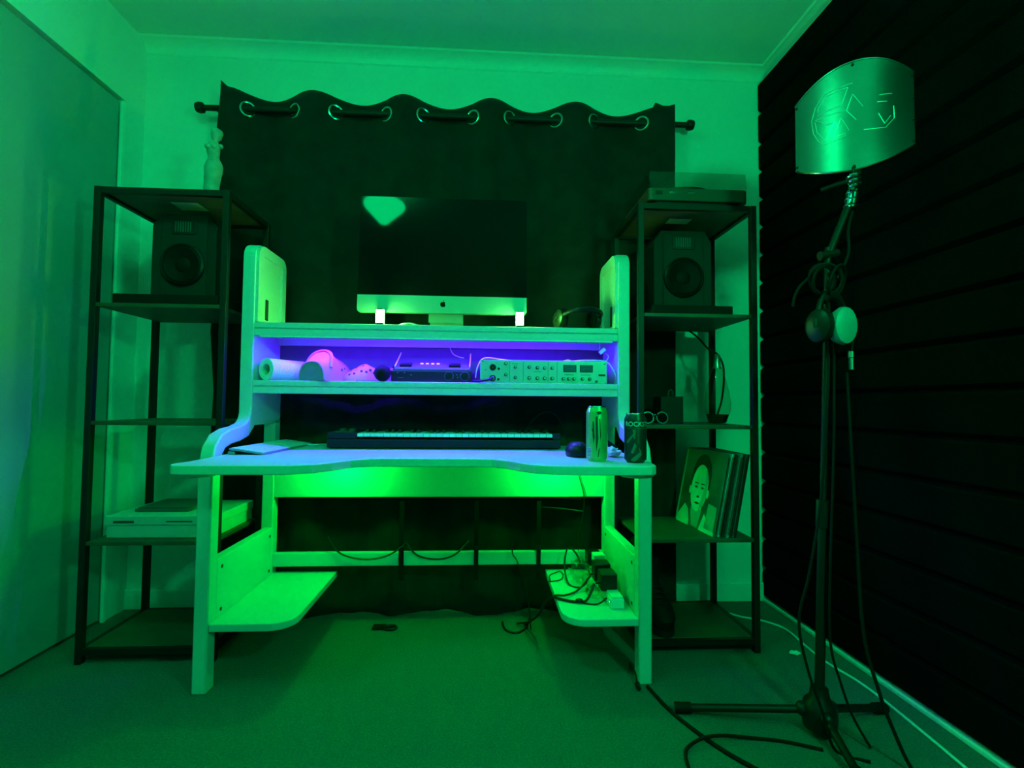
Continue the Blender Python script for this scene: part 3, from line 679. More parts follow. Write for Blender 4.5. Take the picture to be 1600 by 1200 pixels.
MB().lathe([(.001, 0), (.036, 0), (.038, -.004)], n=22, M=T(*(b2 + ax2 * .145 + Vector((0, 0, .0585)))) @ Rz(math.atan2(ax2.y, ax2.x)) @ Matrix.Diagonal((1.25, .8, 1, 1))).build('foot_opening', CLOGS, c2, True)
for t, u, hh in ((.018, .026, .026), (.032, .036, .030), (.045, .028, .041), (.058, .040, .040), (.07, .022, .060), (.075, .045, .038), (.09, .046, .046), (.105, .047, .036), (.03, .012, .037), (.05, .008, .052)):
    q_ = b2 + ax2 * t + p2 * u + Vector((0, 0, hh)); MB().sphere(q_, .0055, n=10, m=6).build('vent_hole', INK, c2)
MB().prism([(b2 + ax2 * .0 + p2 * .001).xy, (b2 + ax2 * .04 + p2 * .054).xy, (b2 + ax2 * .19 + p2 * .048).xy, (b2 + ax2 * .213).xy, (b2 + ax2 * .19 - p2 * .048).xy, (b2 + ax2 * .04 - p2 * .054).xy], ZL, ZL + .007).build('sole', CLOGS, c2)

mc = thing('microphone', 'microphone with black foam ball at the front of the lower raised shelf', 'microphone', (-.372, 1.89, ZL))
MB().sphere((-.375, 1.888, ZL + .0315), .0315, n=24, m=14).build('foam_ball', BLKR, mc, True)
dd = Vector((.52, .80, .30)).normalized(); p0 = Vector((-.375, 1.888, ZL + .0315)) + dd * .022
tag(mc, mc['label'], 'microphone'); MB().cyl(p0, p0 + dd * .026, .012, 16, .013).build('collar', STEEL, mc, True)
MB().cyl(p0 + dd * .024, p0 + dd * .10, .0125, 16, .010).build('handle', BLKP, mc, True)

ai = thing('audio_interface', 'black audio interface with two round knobs on the lower raised shelf', 'audio interface', (-.195, 2.0, ZL))
X0, X1, YA = -.347, -.045, 1.905
MB().box(X0, X1, YA, 2.075, ZL + .003, ZL + .044).build('case', BLKP, ai, bevel=.003)
for x in (X0 + .03, X1 - .03):
    for y in (YA + .02, 2.05): MB().cyl((x, y, ZL), (x, y, ZL + .004), .008, 10).build('rubber_foot', BLKR, ai)
for x in (-.130, -.070):
    kn = MB().cyl((x, YA + .001, ZL + .024), (x, YA - .010, ZL + .024), .0125, 20).build('volume_knob', BLKP, ai, True)
    MB().torus((x, YA - .0005, ZL + .024), .0165, .0010, Rx(PI / 2), 24, 5).build('knob_ring', GREYP, kn, True)
for x, z in ((-.322, .036), (-.297, .036), (-.272, .027), (-.101, .030), (-.097, .020), (-.087, .030)):
    MB().cyl((x, YA + .001, ZL + z), (x, YA - .001, ZL + z), .0028, 10).build('indicator', GREYP, ai)
MB().box(-.322, -.300, YA - .0006, YA + .001, ZL + .016, ZL + .018).build('caption', GREYP, ai)
sy = thing('controller', 'wedge shaped controller with four lit buttons resting on the audio interface', 'controller', (-.19, 2.0, ZL + .044))
wz0 = ZL + .0445
MB().prism([(1.915, wz0), (2.07, wz0), (2.07, wz0 + .066), (1.915, wz0 + .010)], -.338, -.050, 'x').build('body', GREYP, sy, bevel=.003)
sl = math.atan2(.056, .155); Ms = T(0, 1.915, wz0 + .0102) @ Rx(sl)
for cx in (-.297, -.110): MB().box(cx - .022, cx + .022, .012, .045, 0, .008, Ms).build('dark_pad', BLKP, sy)
for k in range(4): MB().prism(rrect(-.240 + k * .021 - .006, -.240 + k * .021 + .006, .052, .062, .003), 0, .003, M=Ms).build('lit_button', LEDW, sy)
for x in (-.335, -.053): MB().tube([Ms @ Vector((x, .004, .004)), Ms @ Vector((x, .10, .012)), Ms @ Vector((x, .155, .018))], .0028).build('side_rail', WHITEP, sy, True)

# nineteen inch channel unit
ch = thing('rack_unit', 'silver rack mount audio unit with knobs and two meters on the lower raised shelf', 'audio unit', (.23, 1.95, ZL))
U0, U1, UY = -.012, .471, 1.888
MB().prism(rrect(U0, U1, ZL + .0005, ZL + .0875, .003), UY, UY + .004, 'y').build('faceplate', SILVER, ch, bevel=.001)
MB().box(U0 + .024, U1 - .024, UY + .004, 2.07, ZL + .003, ZL + .085).build('chassis', GREYP, ch)
def ux(c): return U0 + (c - 70) / 1330 * (U1 - U0)
def uz(c): return ZL + .0875 - (c - 110) / 250 * .087
for cx, cz, r in [(335, 150, .006), (335, 270, .006), (435, 185, .006), (435, 300, .006), (580, 185, .0065), (665, 190, .0065), (740, 193, .006), (820, 193, .006), (580, 303, .0065), (665, 305, .0065), (740, 305, .0065), (820, 305, .0065), (938, 308, .006), (995, 308, .006), (1050, 308, .006), (1140, 308, .006), (1215, 308, .006), (1288, 333, .0045)]:
    kn = MB().lathe([(r * 1.05, 0), (r, .010), (r * .8, .013)], n=16, M=T(ux(cx), UY, uz(cz)) @ Rx(PI / 2)).build('knob', BLKP if cx < 1280 else GREYP, ch, True)
    if cx < 1280: MB().lathe([(r * .7, 0), (r * .62, .0015)], n=14, M=T(ux(cx), UY - .0128, uz(cz)) @ Rx(PI / 2)).build('knob_cap', CHROME, kn, True)
for cx in (200, 198):
    cz = 193 if cx == 200 else 310
    so = MB().lathe([(.0125, 0), (.0125, .003), (.0105, .004), (.010, .001), (.001, .001)], n=20, M=T(ux(cx), UY, uz(cz)) @ Rx(PI / 2), cap=False).build('xlr_socket', BLKP, ch, True)
for cx, cz in ((262, 207), (258, 322)): MB().lathe([(.0048, 0), (.0048, .0025), (.001, .003)], n=14, M=T(ux(cx), UY, uz(cz)) @ Rx(PI / 2)).build('push_button', BLKP, ch, True)
for a, b in ((938, 1075), (1113, 1250)):
    mt = MB().box(ux(a), ux(b), UY - .003, UY + .001, uz(235), uz(155)).build('meter_frame', BLKP, ch, bevel=.001)
    MB().box(ux(a) + .003, ux(b) - .003, UY - .0034, UY - .0028, uz(232) + .002, uz(158)).build('meter_glass', mat('meter_face', (.05, .10, .12), .15), mt)
    MB().tube([(ux(a) + .012, UY - .0037, uz(205)), ((ux(a) + ux(b)) / 2, UY - .0037, uz(192)), (ux(b) - .012, UY - .0037, uz(205))], .0006, 5).build('meter_scale', GREYI, mt)
for cx, w_ in ((1345, 70),): MB().box(ux(1312), ux(1382), UY - .004, UY + .001, uz(275), uz(255)).build('rocker_switch', BLKP, ch, bevel=.001)
for cx, cz in ((95, 122), (95, 342), (1372, 136), (1372, 350)): MB().lathe([(.0042, 0), (.0042, .002), (.001, .003)], n=12, M=T(ux(cx), UY, uz(cz)) @ Rx(PI / 2)).build('rack_screw', STEEL, ch, True)
for cx in (375, 515, 775, 870): MB().box(ux(cx), ux(cx) + .0012, UY - .0004, UY + .001, uz(345), uz(125)).build('divider_line', INK, ch)
for a, b, c in ((950, 1050, 264), (1125, 1225, 264), (110, 140, 222), (628, 702, 235), (400, 460, 150)): MB().box(ux(a), ux(b), UY - .0004, UY + .001, uz(c + 3), uz(c - 3)).build('printed_line', GREYI, ch)
xc_ = thing('xlr_cable', 'black microphone cable plugged into the lower socket of the rack unit', 'cable', (ux(198), 1.87, uz(310)))
MB().cyl((ux(198), UY - .001, uz(310)), (ux(198) - .004, UY - .030, uz(316)), .0085, 16, .0075).build('plug', GREYP, xc_, True)
MB().tube([(ux(198) - .004, UY - .030, uz(316)), (ux(150), UY - .034, ZL + .010), (ux(60), UY - .012, ZL + .006), (ux(0), UY + .01, ZL + .006), (ux(-30), UY + .07, ZL + .006), (ux(-40), UY + .15, ZL + .006)], .0045).build('lead', BLKP, xc_, True)
tag(MB().tube([(ux(20), 1.92, ZL + .02), (ux(40), 1.91, ZL + .06), (ux(90), 1.925, ZL + .093), (ux(180), 1.93, ZL + .098), (ux(350), 1.94, ZL + .091), (ux(560), 1.95, ZL + .0895), (ux(620), 2.0, ZL + .089)], .0022).build('thin_lead', WHITEP, origin=(ux(20), 1.92, ZL), smooth=True), 'thin pale lead arching over the left end of the rack unit', 'cable')
tag(MB().tube([(ux(960), 1.93, ZL + .090), (ux(1000), 1.915, ZL + .093), (ux(1050), 1.92, ZL + .089), (ux(1140), 1.915, ZL + .0925), (ux(1330), 1.91, ZL + .0925), (ux(1420), 1.91, ZL + .085), (ux(1480), 1.905, ZL + .055), (ux(1500), 1.90, ZL + .030), (ux(1503), 1.92, ZL + .004)], .0022).build('thin_lead', WHITEP, origin=(ux(960), 1.93, ZL), smooth=True), 'thin pale lead drooping past the right end of the rack unit', 'cable')
lc = thing('led_controller', 'little white strip controller hanging in the corner under the upper shelf', 'controller', (.465, 1.93, 1.10))
Mq = T(.463, 1.93, 1.112) @ Ry(math.radians(-40))
MB().box(-.014, .014, -.005, .005, -.007, .007, Mq).build('case', WHITEP, lc, bevel=.001)
MB().tube([(.452, 1.93, 1.121), (.452, 1.925, 1.14), (.44, 1.915, 1.155), (.425, 1.897, 1.146)], .0015).build('wire', WHITEP, lc, True)
MB().tube([(.475, 1.93, 1.104), (.487, 1.93, 1.092), (.482, 1.93, 1.078), (.470, 1.932, 1.072)], .0015).build('wire', WHITEP, lc, True)
tag(MB().tube([(-.14, 2.075, 1.133), (-.125, 2.06, 1.105), (-.10, 2.05, 1.092), (-.08, 2.05, 1.088)], .0018).build('thin_lead', WHITEP, origin=(-.14, 2.075, 1.133), smooth=True), 'short pale lead dangling above the wedge shaped controller', 'cable')

# ------------------------------------------------------------------ things on the desktop
pk = thing('piano_keyboard', 'black piano keyboard controller lying under the raised shelves', 'piano keyboard', (-.14, 1.99, DZ))
K0, K1, KY = -.577, .297, 1.90
MB().box(K0, K1, KY, 2.085, DZ + .004, DZ + .036).build('body', BLKP, pk, bevel=.003)
MB().box(K0, -.468, KY + .006, 2.085, DZ + .036, DZ + .062).build('left_cheek', BLKP, pk, bevel=.003)
MB().box(.267, K1, KY + .006, 2.085, DZ + .036, DZ + .062).build('right_cheek', BLKP, pk, bevel=.003)
MB().box(-.468, .267, 2.045, 2.085, DZ + .036, DZ + .068).build('rear_panel', BLKP, pk, bevel=.003)
for x in (-.55, .27): MB().box(x - .02, x + .02, KY + .02, KY + .05, DZ, DZ + .004).build('rubber_foot', BLKR, pk)
nk = 30; pitch = .735 / nk
kme = None
for k in range(nk):
    x = -.468 + k * pitch
    if kme is None:
        o = MB().box(0, pitch - .0012, KY + .008, 2.045, DZ + .045, DZ + .058).build('white_key', KEYW, pk, bevel=.001); kme = o; o.location = Vector((x, 0, 0)) - pk.location
    else:
        o = kme.copy(); COL.objects.link(o); o.parent = pk; o.location = Vector((x, 0, 0)) - pk.location
bme = None
for k in range(nk - 1):
    if k % 7 in (2, 6): continue
    x = -.468 + (k + 1) * pitch
    if bme is None:
        bme = MB().prism([(KY + .062, DZ + .058), (2.045, DZ + .058), (2.045, DZ + .069), (KY + .070, DZ + .069)], -.006, .006, 'x').build('black_key', BLKP, pk, bevel=.001); o = bme
    else:
        o = bme.copy(); COL.objects.link(o); o.parent = pk
    o.location = Vector((x, 0, 0)) - pk.location
MB().box(-.56, -.485, KY + .02, KY + .05, DZ + .062, DZ + .064).build('touch_strip', GREYP, pk)
for x in (-.545, -.51): MB().cyl((x, 1.99, DZ + .060), (x, 2.03, DZ + .060), .012, 16).build('pitch_wheel', GREYP, pk, True)

ak = thing('computer_keyboard', 'slim pale computer keyboard turned sideways on the left of the desktop', 'keyboard', (-.755, 1.88, DZ))
Mk = T(-.752, 1.875, DZ) @ Rz(math.radians(-3)) @ Ry(math.radians(7.5))
MB().prism(rrect(-.058, .058, -.205, .205, .006), .0085, .0135, M=Mk).build('plate', ALU, ak)
MB().box(-.060, -.036, -.203, .203, .0, .010, T(-.752, 1.875, DZ + .0008) @ Rz(math.radians(-3))).build('battery_foot', ALU, ak, bevel=.003)
kk = MB()
for r in range(6):
    for c in range(14):
        if r == 5 and 4 <= c <= 8: continue
        kk.box(-.052 + r * .0178, -.052 + r * .0178 + .0150, -.197 + c * .0282, -.197 + c * .0282 + .0252, .0135, .0158, Mk)
kk.box(-.052 + 5 * .0178, -.052 + 5 * .0178 + .015, -.197 + 4 * .0282, -.197 + 9 * .0282 - .003, .0135, .0158, Mk)
kobj = kk.build('keys', WHITEP, ak); kobj['kind'] = 'stuff'
tag(MB().tube([(-.735, 2.08, DZ + .004), (-.70, 2.03, DZ + .005), (-.66, 2.02, DZ + .005), (-.625, 2.05, DZ + .005), (-.60, 2.08, DZ + .005)], .003).build('keyboard_cable', WHITEP, origin=(-.735, 2.08, DZ), smooth=True), 'short pale cable behind the slim computer keyboard', 'cable')

ms = thing('computer_mouse', 'black rounded computer mouse beside the tall green can', 'mouse', (.315, 1.66, DZ))
MB().loft([[Vector((.315 + rx * math.cos(2 * PI * k / 22), 1.665 + ry * math.sin(2 * PI * k / 22), DZ + z)) for k in range(22)] for z, rx, ry in ((0, .035, .050), (.006, .038, .054), (.022, .039, .054), (.036, .034, .046), (.045, .024, .032), (.049, .010, .014))]).build('shell', BLKP, ms, True)
MB().cyl((.312, 1.628, DZ + .040), (.318, 1.628, DZ + .040), .009, 16).build('scroll_wheel', GREYP, ms, True)

def can(cx, cy_, H, label, m):
    c = thing('drink_can', label, 'can', (cx, cy_, DZ), 'drink cans on the desktop')
    R = .033
    MB().lathe([(.024, .001), (.0255, .0), (.0265, .003), (R, .010), (R, H - .020), (R - .001, H - .016), (.0275, H - .005), (.027, H - .003)], (cx, cy_, DZ), 40).build('body', m, c, True)
    MB().lathe([(.0272, H - .004), (.0276, H - .0015), (.0268, H), (.0252, H - .001), (.0246, H - .006), (.001, H - .006)], (cx, cy_, DZ), 36, cap=False).build('lid', CANT, c, True)
    MB().prism(rrect(cx - .006, cx + .006, cy_ - .014, cy_ + .006, .005), DZ + H - .0055, DZ + H - .0035).build('pull_tab', CANT, c)
    return c
def wrap(cx, cy_, pts, a_off, R=.0333):
    """flat label points (s along the wall, z) bent round a can; s=0 faces the viewpoint"""
    base = math.atan2(0 - cy_, 0 - cx) + a_off
    return [(cx + R * math.cos(base + s / .033), cy_ + R * math.sin(base + s / .033), DZ + z) for s, z in pts]
def decal(c, cx, cy_, poly, m, nm, a_off=0., R=.0333):
    # polygon split into narrow strips so that it follows the wall
    s0 = min(p[0] for p in poly); s1 = max(p[0] for p in poly); n = max(2, int((s1 - s0) / .003)); V = []; F = []
    def span(s):
        zz = []
        for i in range(len(poly)):
            a = poly[i]; b = poly[(i + 1) % len(poly)]
            if (a[0] - s) * (b[0] - s) <= 0 and abs(a[0] - b[0]) > 1e-9: t = (s - a[0]) / (b[0] - a[0]); zz.append(a[1] + t * (b[1] - a[1]))
        return (min(zz), max(zz)) if zz else (0, 0)
    for i in range(n + 1):
        s = s0 + (s1 - s0) * min(max(i / n, .004), .996); lo, hi = span(s); V += wrap(cx, cy_, [(s, lo), (s, hi)], a_off, R)
    for i in range(n): F.append((2 * i, 2 * i + 2, 2 * i + 3, 2 * i + 1))
    return MB().add(V, F).build(nm, m, c)
C1 = (.352, 1.535); C2 = (.462, 1.50)
ca = can(*C1, .168, 'tall green energy drink can standing on the right of the desktop', CANG)
for poly in ([(-.004, .135), (.003, .140), (.002, .10), (.005, .07), (-.001, .03), (-.004, .07), (-.001, .10)],
             [(-.013, .12), (-.008, .125), (-.009, .10), (-.006, .075), (-.010, .05), (-.013, .08), (-.011, .10)],
             [(.007, .128), (.012, .132), (.011, .105), (.013, .08), (.009, .055), (.008, .085)],
             [(-.002, .150), (.010, .154), (.016, .146), (.004, .142)], [(-.016, .095), (-.012, .105), (-.012, .088)], [(.004, .035), (.009, .045), (.007, .018), (.002, .012)]):
    decal(ca, *C1, poly, INK, 'printed_scratch')
decal(ca, *C1, [(-.032, .014), (-.016, .014), (-.016, .044), (-.032, .044)], SILVER, 'label_patch')
for k in range(6): decal(ca, *C1, [(-.031, .017 + k * .0042), (-.018, .017 + k * .0042), (-.018, .0185 + k * .0042), (-.031, .0185 + k * .0042)], INK, 'printed_row', R=.0336)
cb = can(*C2, .148, 'black energy drink can with lettering at the right corner of the desktop', CANB)
def text_mesh(txt, size):
    cu = bpy.data.curves.new('lettering', 'FONT'); cu.body = txt; cu.size = size; cu.align_x = 'CENTER'; cu.offset = size * .018
    o = bpy.data.objects.new('lettering', cu); COL.objects.link(o)
    bpy.context.view_layer.update()
    me = bpy.data.meshes.new_from_object(o.evaluated_get(bpy.context.evaluated_depsgraph_get()))
    V = [tuple(p.co) for p in me.vertices]; Fc = [tuple(p.vertices) for p in me.polygons]
    bpy.data.objects.remove(o); bpy.data.curves.remove(cu); bpy.data.meshes.remove(me)
    return V, Fc
V, Fc = text_mesh('ROCKSTAR', .0195); tx0 = min(p[0] for p in V)
MB().add(wrap(*C2, [(p[0] - tx0 - .0325, p[1] + .1095) for p in V], 0, .0336), Fc).build('lettering', ENGR, cb)
decal(cb, *C2, [(-.030, .103), (.045, .103), (.045, .1042), (-.030, .1042)], GREYI, 'printed_rule')
decal(cb, *C2, [(.006, .060), (.012, .055), (.012, .10), (.006, .10)], REDP, 'red_stripe')
for poly in ([(-.030, .062), (-.006, .088), (-.004, .082), (-.022, .058)], [(-.012, .012), (.014, .034), (.020, .026), (.000, .006), (-.012, .006)], [(-.014, .03), (-.002, .060), (.004, .052), (-.006, .028)], [(.010, .048), (.018, .034), (.014, .03)], [(-.008, .10), (.002, .10), (.0, .074), (-.006, .07)]):
    decal(cb, *C2, poly, GREYI, 'printed_star_arm')
po = thing('black_pouch', 'flat black pouch with a stud lying between the two cans', 'pouch', (.45, 1.82, DZ))
MB().prism([(.395, DZ), (.50, DZ), (.502, DZ + .012), (.455, DZ + .045), (.40, DZ + .050), (.393, DZ + .02)], 1.80, 1.86, 'y').build('body', BLKR, po, bevel=.006)
MB().lathe([(.004, 0), (.004, .002), (.001, .003)], n=12, M=T(.425, 1.80, DZ + .028) @ Rx(PI / 2)).build('stud', CHROME, po, True)
def crumple(name, c, rx, ry, rz_, m, label, cat, amp=.35, sd=1):
    rnd = random.Random(sd); mb = MB(); n, mm = 16, 10; V = []
    for i in range(mm + 1):
        for k in range(n):
            th = PI * i / mm; a = 2 * PI * k / n; s_ = 1 - amp * rnd.random() * (1 if 0 < i < mm else 0)
            V.append((c[0] + rx * s_ * math.sin(th) * math.cos(a), c[1] + ry * s_ * math.sin(th) * math.sin(a), c[2] + rz_ * (1 - math.cos(th)) / 2 * (s_ if i > mm / 2 else 1)))
    F = [(i * n + k, i * n + (k + 1) % n, (i + 1) * n + (k + 1) % n, (i + 1) * n + k) for i in range(mm) for k in range(n)]
    return tag(mb.add(V, F).build(name, m, origin=c), label, cat)
crumple('crumpled_tissue', (.432, 1.66, DZ), .034, .045, .036, PAPER, 'crumpled white tissue between the two drink cans', 'tissue', .4, 5)
tag(MB().tube([(.475, 1.60, DZ + .0025), (.490, 1.66, DZ + .012), (.500, 1.72, DZ + .030), (.506, 1.77, DZ + .055)], .002).build('white_lead', WHITEP, origin=(.475, 1.60, DZ), smooth=True), 'thin white lead rising behind the black can', 'cable')
tag(MB().tube([(.18, 2.06, DZ + .070), (.21, 2.07, DZ + .11), (.26, 2.07, DZ + .14), (.31, 2.075, DZ + .12), (.34, 2.08, DZ + .05), (.36, 2.08, DZ + .004)], .0022).build('black_lead', BLKP, origin=(.18, 2.06, DZ + .07), smooth=True), 'thin lead arching up behind the right end of the piano keyboard', 'cable')

# ------------------------------------------------------------------ power gear on the right lower shelf
ZS = zl1
ps = thing('power_strip', 'white power strip with plugs along the side board of the right lower shelf', 'power strip', (.47, 1.9, ZS))
MB().box(.438, .486, 1.70, 2.08, ZS, ZS + .034).build('body', WHITEP, ps, bevel=.004)
MB().box(.4415, .4825, 1.705, 1.775, ZS + .034, ZS + .040).build('switch_block', WHITEP, ps, bevel=.002)
MB().cyl((.4378, 1.715, ZS + .02), (.4370, 1.715, ZS + .02), .002, 10).build('pilot_light', LEDC, ps)
adp = (('black plug-in adapter on the power strip nearest the front', 1.80, .052, .065, .060, BLKP), ('black plug-in adapter in the middle of the power strip', 1.89, .055, .06, .066, BLKP), ('white plug-in adapter towards the back of the power strip', 1.965, .04, .045, .075, WHITEP), ('black plug-in adapter at the back of the power strip', 2.035, .05, .06, .064, BLKP))
for lab, y, wx, wy, hz, m in adp:
    a = thing('plug_adapter', lab, 'adapter', (.455, y, ZS + .034), 'adapters on the power strip')
    MB().box(.475 - wx, .480, y - wy / 2, y + wy / 2, ZS + .0345, ZS + .0345 + hz).build('case', m, a, bevel=.004)
    MB().cyl((.475 - wx + .001, y, ZS + .055), (.475 - wx - .014, y, ZS + .053), .005, 10, .0035).build('strain_relief', m, a, True)
crumple('plastic_bag', (.385, 1.945, ZS), .05, .085, .105, BAG, 'crumpled clear plastic bag among the cables on the right lower shelf', 'bag', .45, 3)
crumple('plastic_wrap', (.405, 1.80, ZS), .04, .045, .05, BAG, 'small clear plastic wrapper in front of the bag on the right lower shelf', 'wrapper', .45, 9)
def cab(name, pts, r, m, label):
    return tag(MB().tube(pts, r).build(name, m, origin=pts[0], smooth=True), label, 'cable')
cab('power_cable', [(.405, 1.80, ZS + .05), (.37, 1.765, ZS + .006), (.33, 1.755, ZS + .005), (.29, 1.775, ZS + .005), (.255, 1.80, ZS + .004), (.235, 1.86, ZS - .04), (.22, 1.97, .08), (.18, 2.07, .006)], .0045, BLKP, 'thick black cable running off the front of the right lower shelf')
cab('power_cable', [(.41, 1.885, ZS + .05), (.36, 1.86, ZS + .008), (.30, 1.80, ZS + .0105), (.262, 1.80, ZS + .009), (.24, 1.87, ZS - .05), (.20, 1.98, .06), (.15, 2.08, .006)], .0035, BLKP, 'thinner black cable beside the thick one on the right lower shelf')
cab('looped_cable', [(.40, 2.035, ZS + .05), (.375, 2.0, ZS + .10), (.35, 2.04, ZS + .11), (.33, 2.0, ZS + .05), (.335, 1.93, ZS + .005), (.37, 1.89, ZS + .005), (.40, 1.90, ZS + .02)], .0035, BLKP, 'black looped cable around the clear plastic bag')
cab('thin_cable', [(.27, 1.97, ZS + .004), (.275, 2.03, ZS + .003), (.30, 2.06, ZS + .003), (.325, 2.075, ZS + .004), (.33, 2.03, ZS + .003), (.31, 1.98, ZS + .003), (.262, 1.96, ZS + .003)], .002, BLKP, 'thin dark cable loop at the inner back of the right lower shelf')
cab('switch_cable', [(.436, 1.745, ZS + .02), (.40, 1.735, ZS + .004), (.35, 1.75, ZS + .004), (.32, 1.765, ZS + .005)], .003, BLKP, 'short black cable with inline switch in front of the power strip')
tag(MB().sphere((.342, 1.755, ZS + .009), .009, 1.6, 1, .9, 14, 8).build('inline_switch', BLKP, origin=(.342, 1.755, ZS), smooth=True), 'small black inline switch on the right lower shelf', 'switch')
cab('hanging_cable', [(.395, 2.088, DZ - .03), (.40, 2.086, .62), (.425, 2.085, .52), (.42, 2.085, .44), (.40, 2.08, .36), (.40, 2.07, .30)], .0022, BLKP, 'thin dark cable hanging down the right end of the modesty panel')
for p, l in (([(.42, 2.125, .50), (.33, 2.14, .505), (.26, 2.145, .515)], 'upper of two thin cables strung behind the desk at right'), ([(.43, 2.125, .45), (.33, 2.14, .46), (.24, 2.145, .465)], 'lower of two thin cables strung behind the desk at right')): cab('strung_cable', p, .002, GREYP, l)
cab('drooping_cable', [(-.62, 2.085, .36), (-.57, 2.083, .295), (-.48, 2.083, .270), (-.39, 2.083, .28), (-.32, 2.085, .32), (-.29, 2.086, .36)], .0035, BLKP, 'black cable drooping across the crossbar, left of the two')
cab('drooping_cable', [(-.31, 2.082, .34), (-.26, 2.080, .285), (-.18, 2.080, .268), (-.11, 2.080, .285), (-.05, 2.083, .34)], .0035, BLKP, 'black cable drooping across the crossbar, right of the two')
cab('crossbar_cable', [(.13, 2.085, .36), (.128, 2.083, .29), (.15, 2.08, .25), (.19, 2.06, .12), (.20, 2.02, .006)], .0025, BLKP, 'thin black cable falling over the crossbar to the floor')
cab('floor_loop', [(.09, 2.10, .004), (.10, 2.03, .004), (.14, 2.0, .004), (.18, 2.04, .004), (.20, 2.09, .02)], .004, BLKP, 'black cable loop lying at the curtain hem')
bk = thing('strap_buckle', 'black strap buckle lying on the carpet at the curtain hem', 'buckle', (-.36, 2.06, .0))
MB().torus((-.36, 2.06, .0065), .024, .0065, Matrix.Diagonal((1, .7, 1, 1)), 18, 6).build('ring', BLKP, bk, True)
MB().box(-.43, -.38, 2.05, 2.09, .0, .010).build('webbing', BLKR, bk, bevel=.003)

# ------------------------------------------------------------------ microphone stand with reflection filter
HX, HY = .940, 1.370
sd = thing('microphone_stand', 'black tripod microphone stand in front of the foam wall', 'microphone stand', (HX, HY, 0))
MB().lathe([(.030, .012), (.042, .02), (.045, .055), (.040, .085), (.026, .10), (.022, .125)], (HX, HY, 0), 24).build('hub', BLKP, sd, True)
ends = [(.585, 1.478), (1.185, 1.450), (.905, 1.165)]
for ex, ey in ends:
    d = Vector((ex - HX, ey - HY, 0)).normalized()
    a = Vector((HX, HY, .062)) + d * .03; b = Vector((ex, ey, .016))
    lg = MB().cyl(a, b, .0105, 12).build('leg', BLKM, sd, True)
    MB().cyl(b - (b - a).normalized() * .035, b + (b - a).normalized() * .012, .0145, 14, .0155).build('rubber_foot', BLKR, lg, True)
    MB().sphere(a + d * .012, .02, n=14, m=8).build('leg_joint', BLKP, lg, True)
MB().cyl((HX, HY, .10), (HX + .018, HY, .60), .0125, 14).build('lower_tube', BLKM, sd, True)
MB().cyl((HX + .018, HY, .60), (HX + .045, HY, 1.36), .0085, 14).build('upper_tube', BLKM, sd, True)
MB().cyl((HX + .0165, HY, .565), (HX + .0195, HY, .64), .018, 16).build('clutch', BLKP, sd, True)
MB().cyl((HX + .043, HY, 1.33), (HX + .108, HY - .005, 1.49), .010, 14).build('tilt_arm', BLKM, sd, True)
MB().cyl((HX + .02, HY, 1.335), (HX + .072, HY, 1.345), .013, 14).build('tilt_knob', BLKP, sd, True)
cl_ = MB().cyl((1.052, 1.365, 1.475), (1.060, 1.362, 1.525), .017, 20).build('clamp_collar', CHROME, sd, True)
for zz in (1.482, 1.500, 1.518): MB().torus((1.0553 + (zz - 1.5) * .16, 1.3638, zz), .0175, .0022, n=20, m=6).build('collar_ring', CHROME, cl_, True)

rf = thing('reflection_filter', 'curved brushed metal microphone reflection filter with engraved emblem', 'reflection filter', (1.04, 1.34, 1.53))
A = Vector((.925, 1.42)); B = Vector((1.155, 1.26)); chd = (B - A).normalized(); nrm2 = Vector((chd.y, -chd.x))
if nrm2.dot(Vector((-1, -1))) < 0: nrm2 = -nrm2
def surf(u, v_, off=0.):
    p = (A + B) / 2 + (B - A) / 2 * u + nrm2 * (.066 * (1 - u * u) + off)
    zb = 1.608 - .058 * (1 - u * u) + .004 * u; zt = 1.806 + .045 * (1 - abs(u) ** 2.2) + .006 * u
    return Vector((p.x, p.y, zb + (zt - zb) * v_))
nu, nv = 40, 6; V = []; Fc = []
for off in (0, -.004):
    for i in range(nu + 1):
        for j in range(nv + 1): V.append(surf(-1 + 2 * i / nu, j / nv, off))
h_ = (nu + 1) * (nv + 1)
for i in range(nu):
    for j in range(nv):
        a = i * (nv + 1) + j; Fc += [(a, a + nv + 1, a + nv + 2, a + 1), (h_ + a, h_ + a + 1, h_ + a + nv + 2, h_ + a + nv + 1)]
for i in range(nu):
    for j in (0, nv): a = i * (nv + 1) + j; Fc.append((a, a + nv + 1, h_ + a + nv + 1, h_ + a))
for j in range(nv):
    for i in (0, nu): a = i * (nv + 1) + j; Fc.append((a, a + 1, h_ + a + 1, h_ + a))
MB().add(V, Fc).build('shield', BRUSH, rf, True)
for v_ in (0, 1): MB().tube([surf(-1 + 2 * i / 30, v_) for i in range(31)], .0028, 6, 1).build('edge_rim', STEEL, rf, True)
MB().loft([[surf(u, .03, -.006), surf(u, .97, -.006), surf(u, .97, -.040), surf(u, .03, -.040)] for u in [-.97 + 1.94 * i / 24 for i in range(25)]]).build('foam_lining', FOAM, rf)
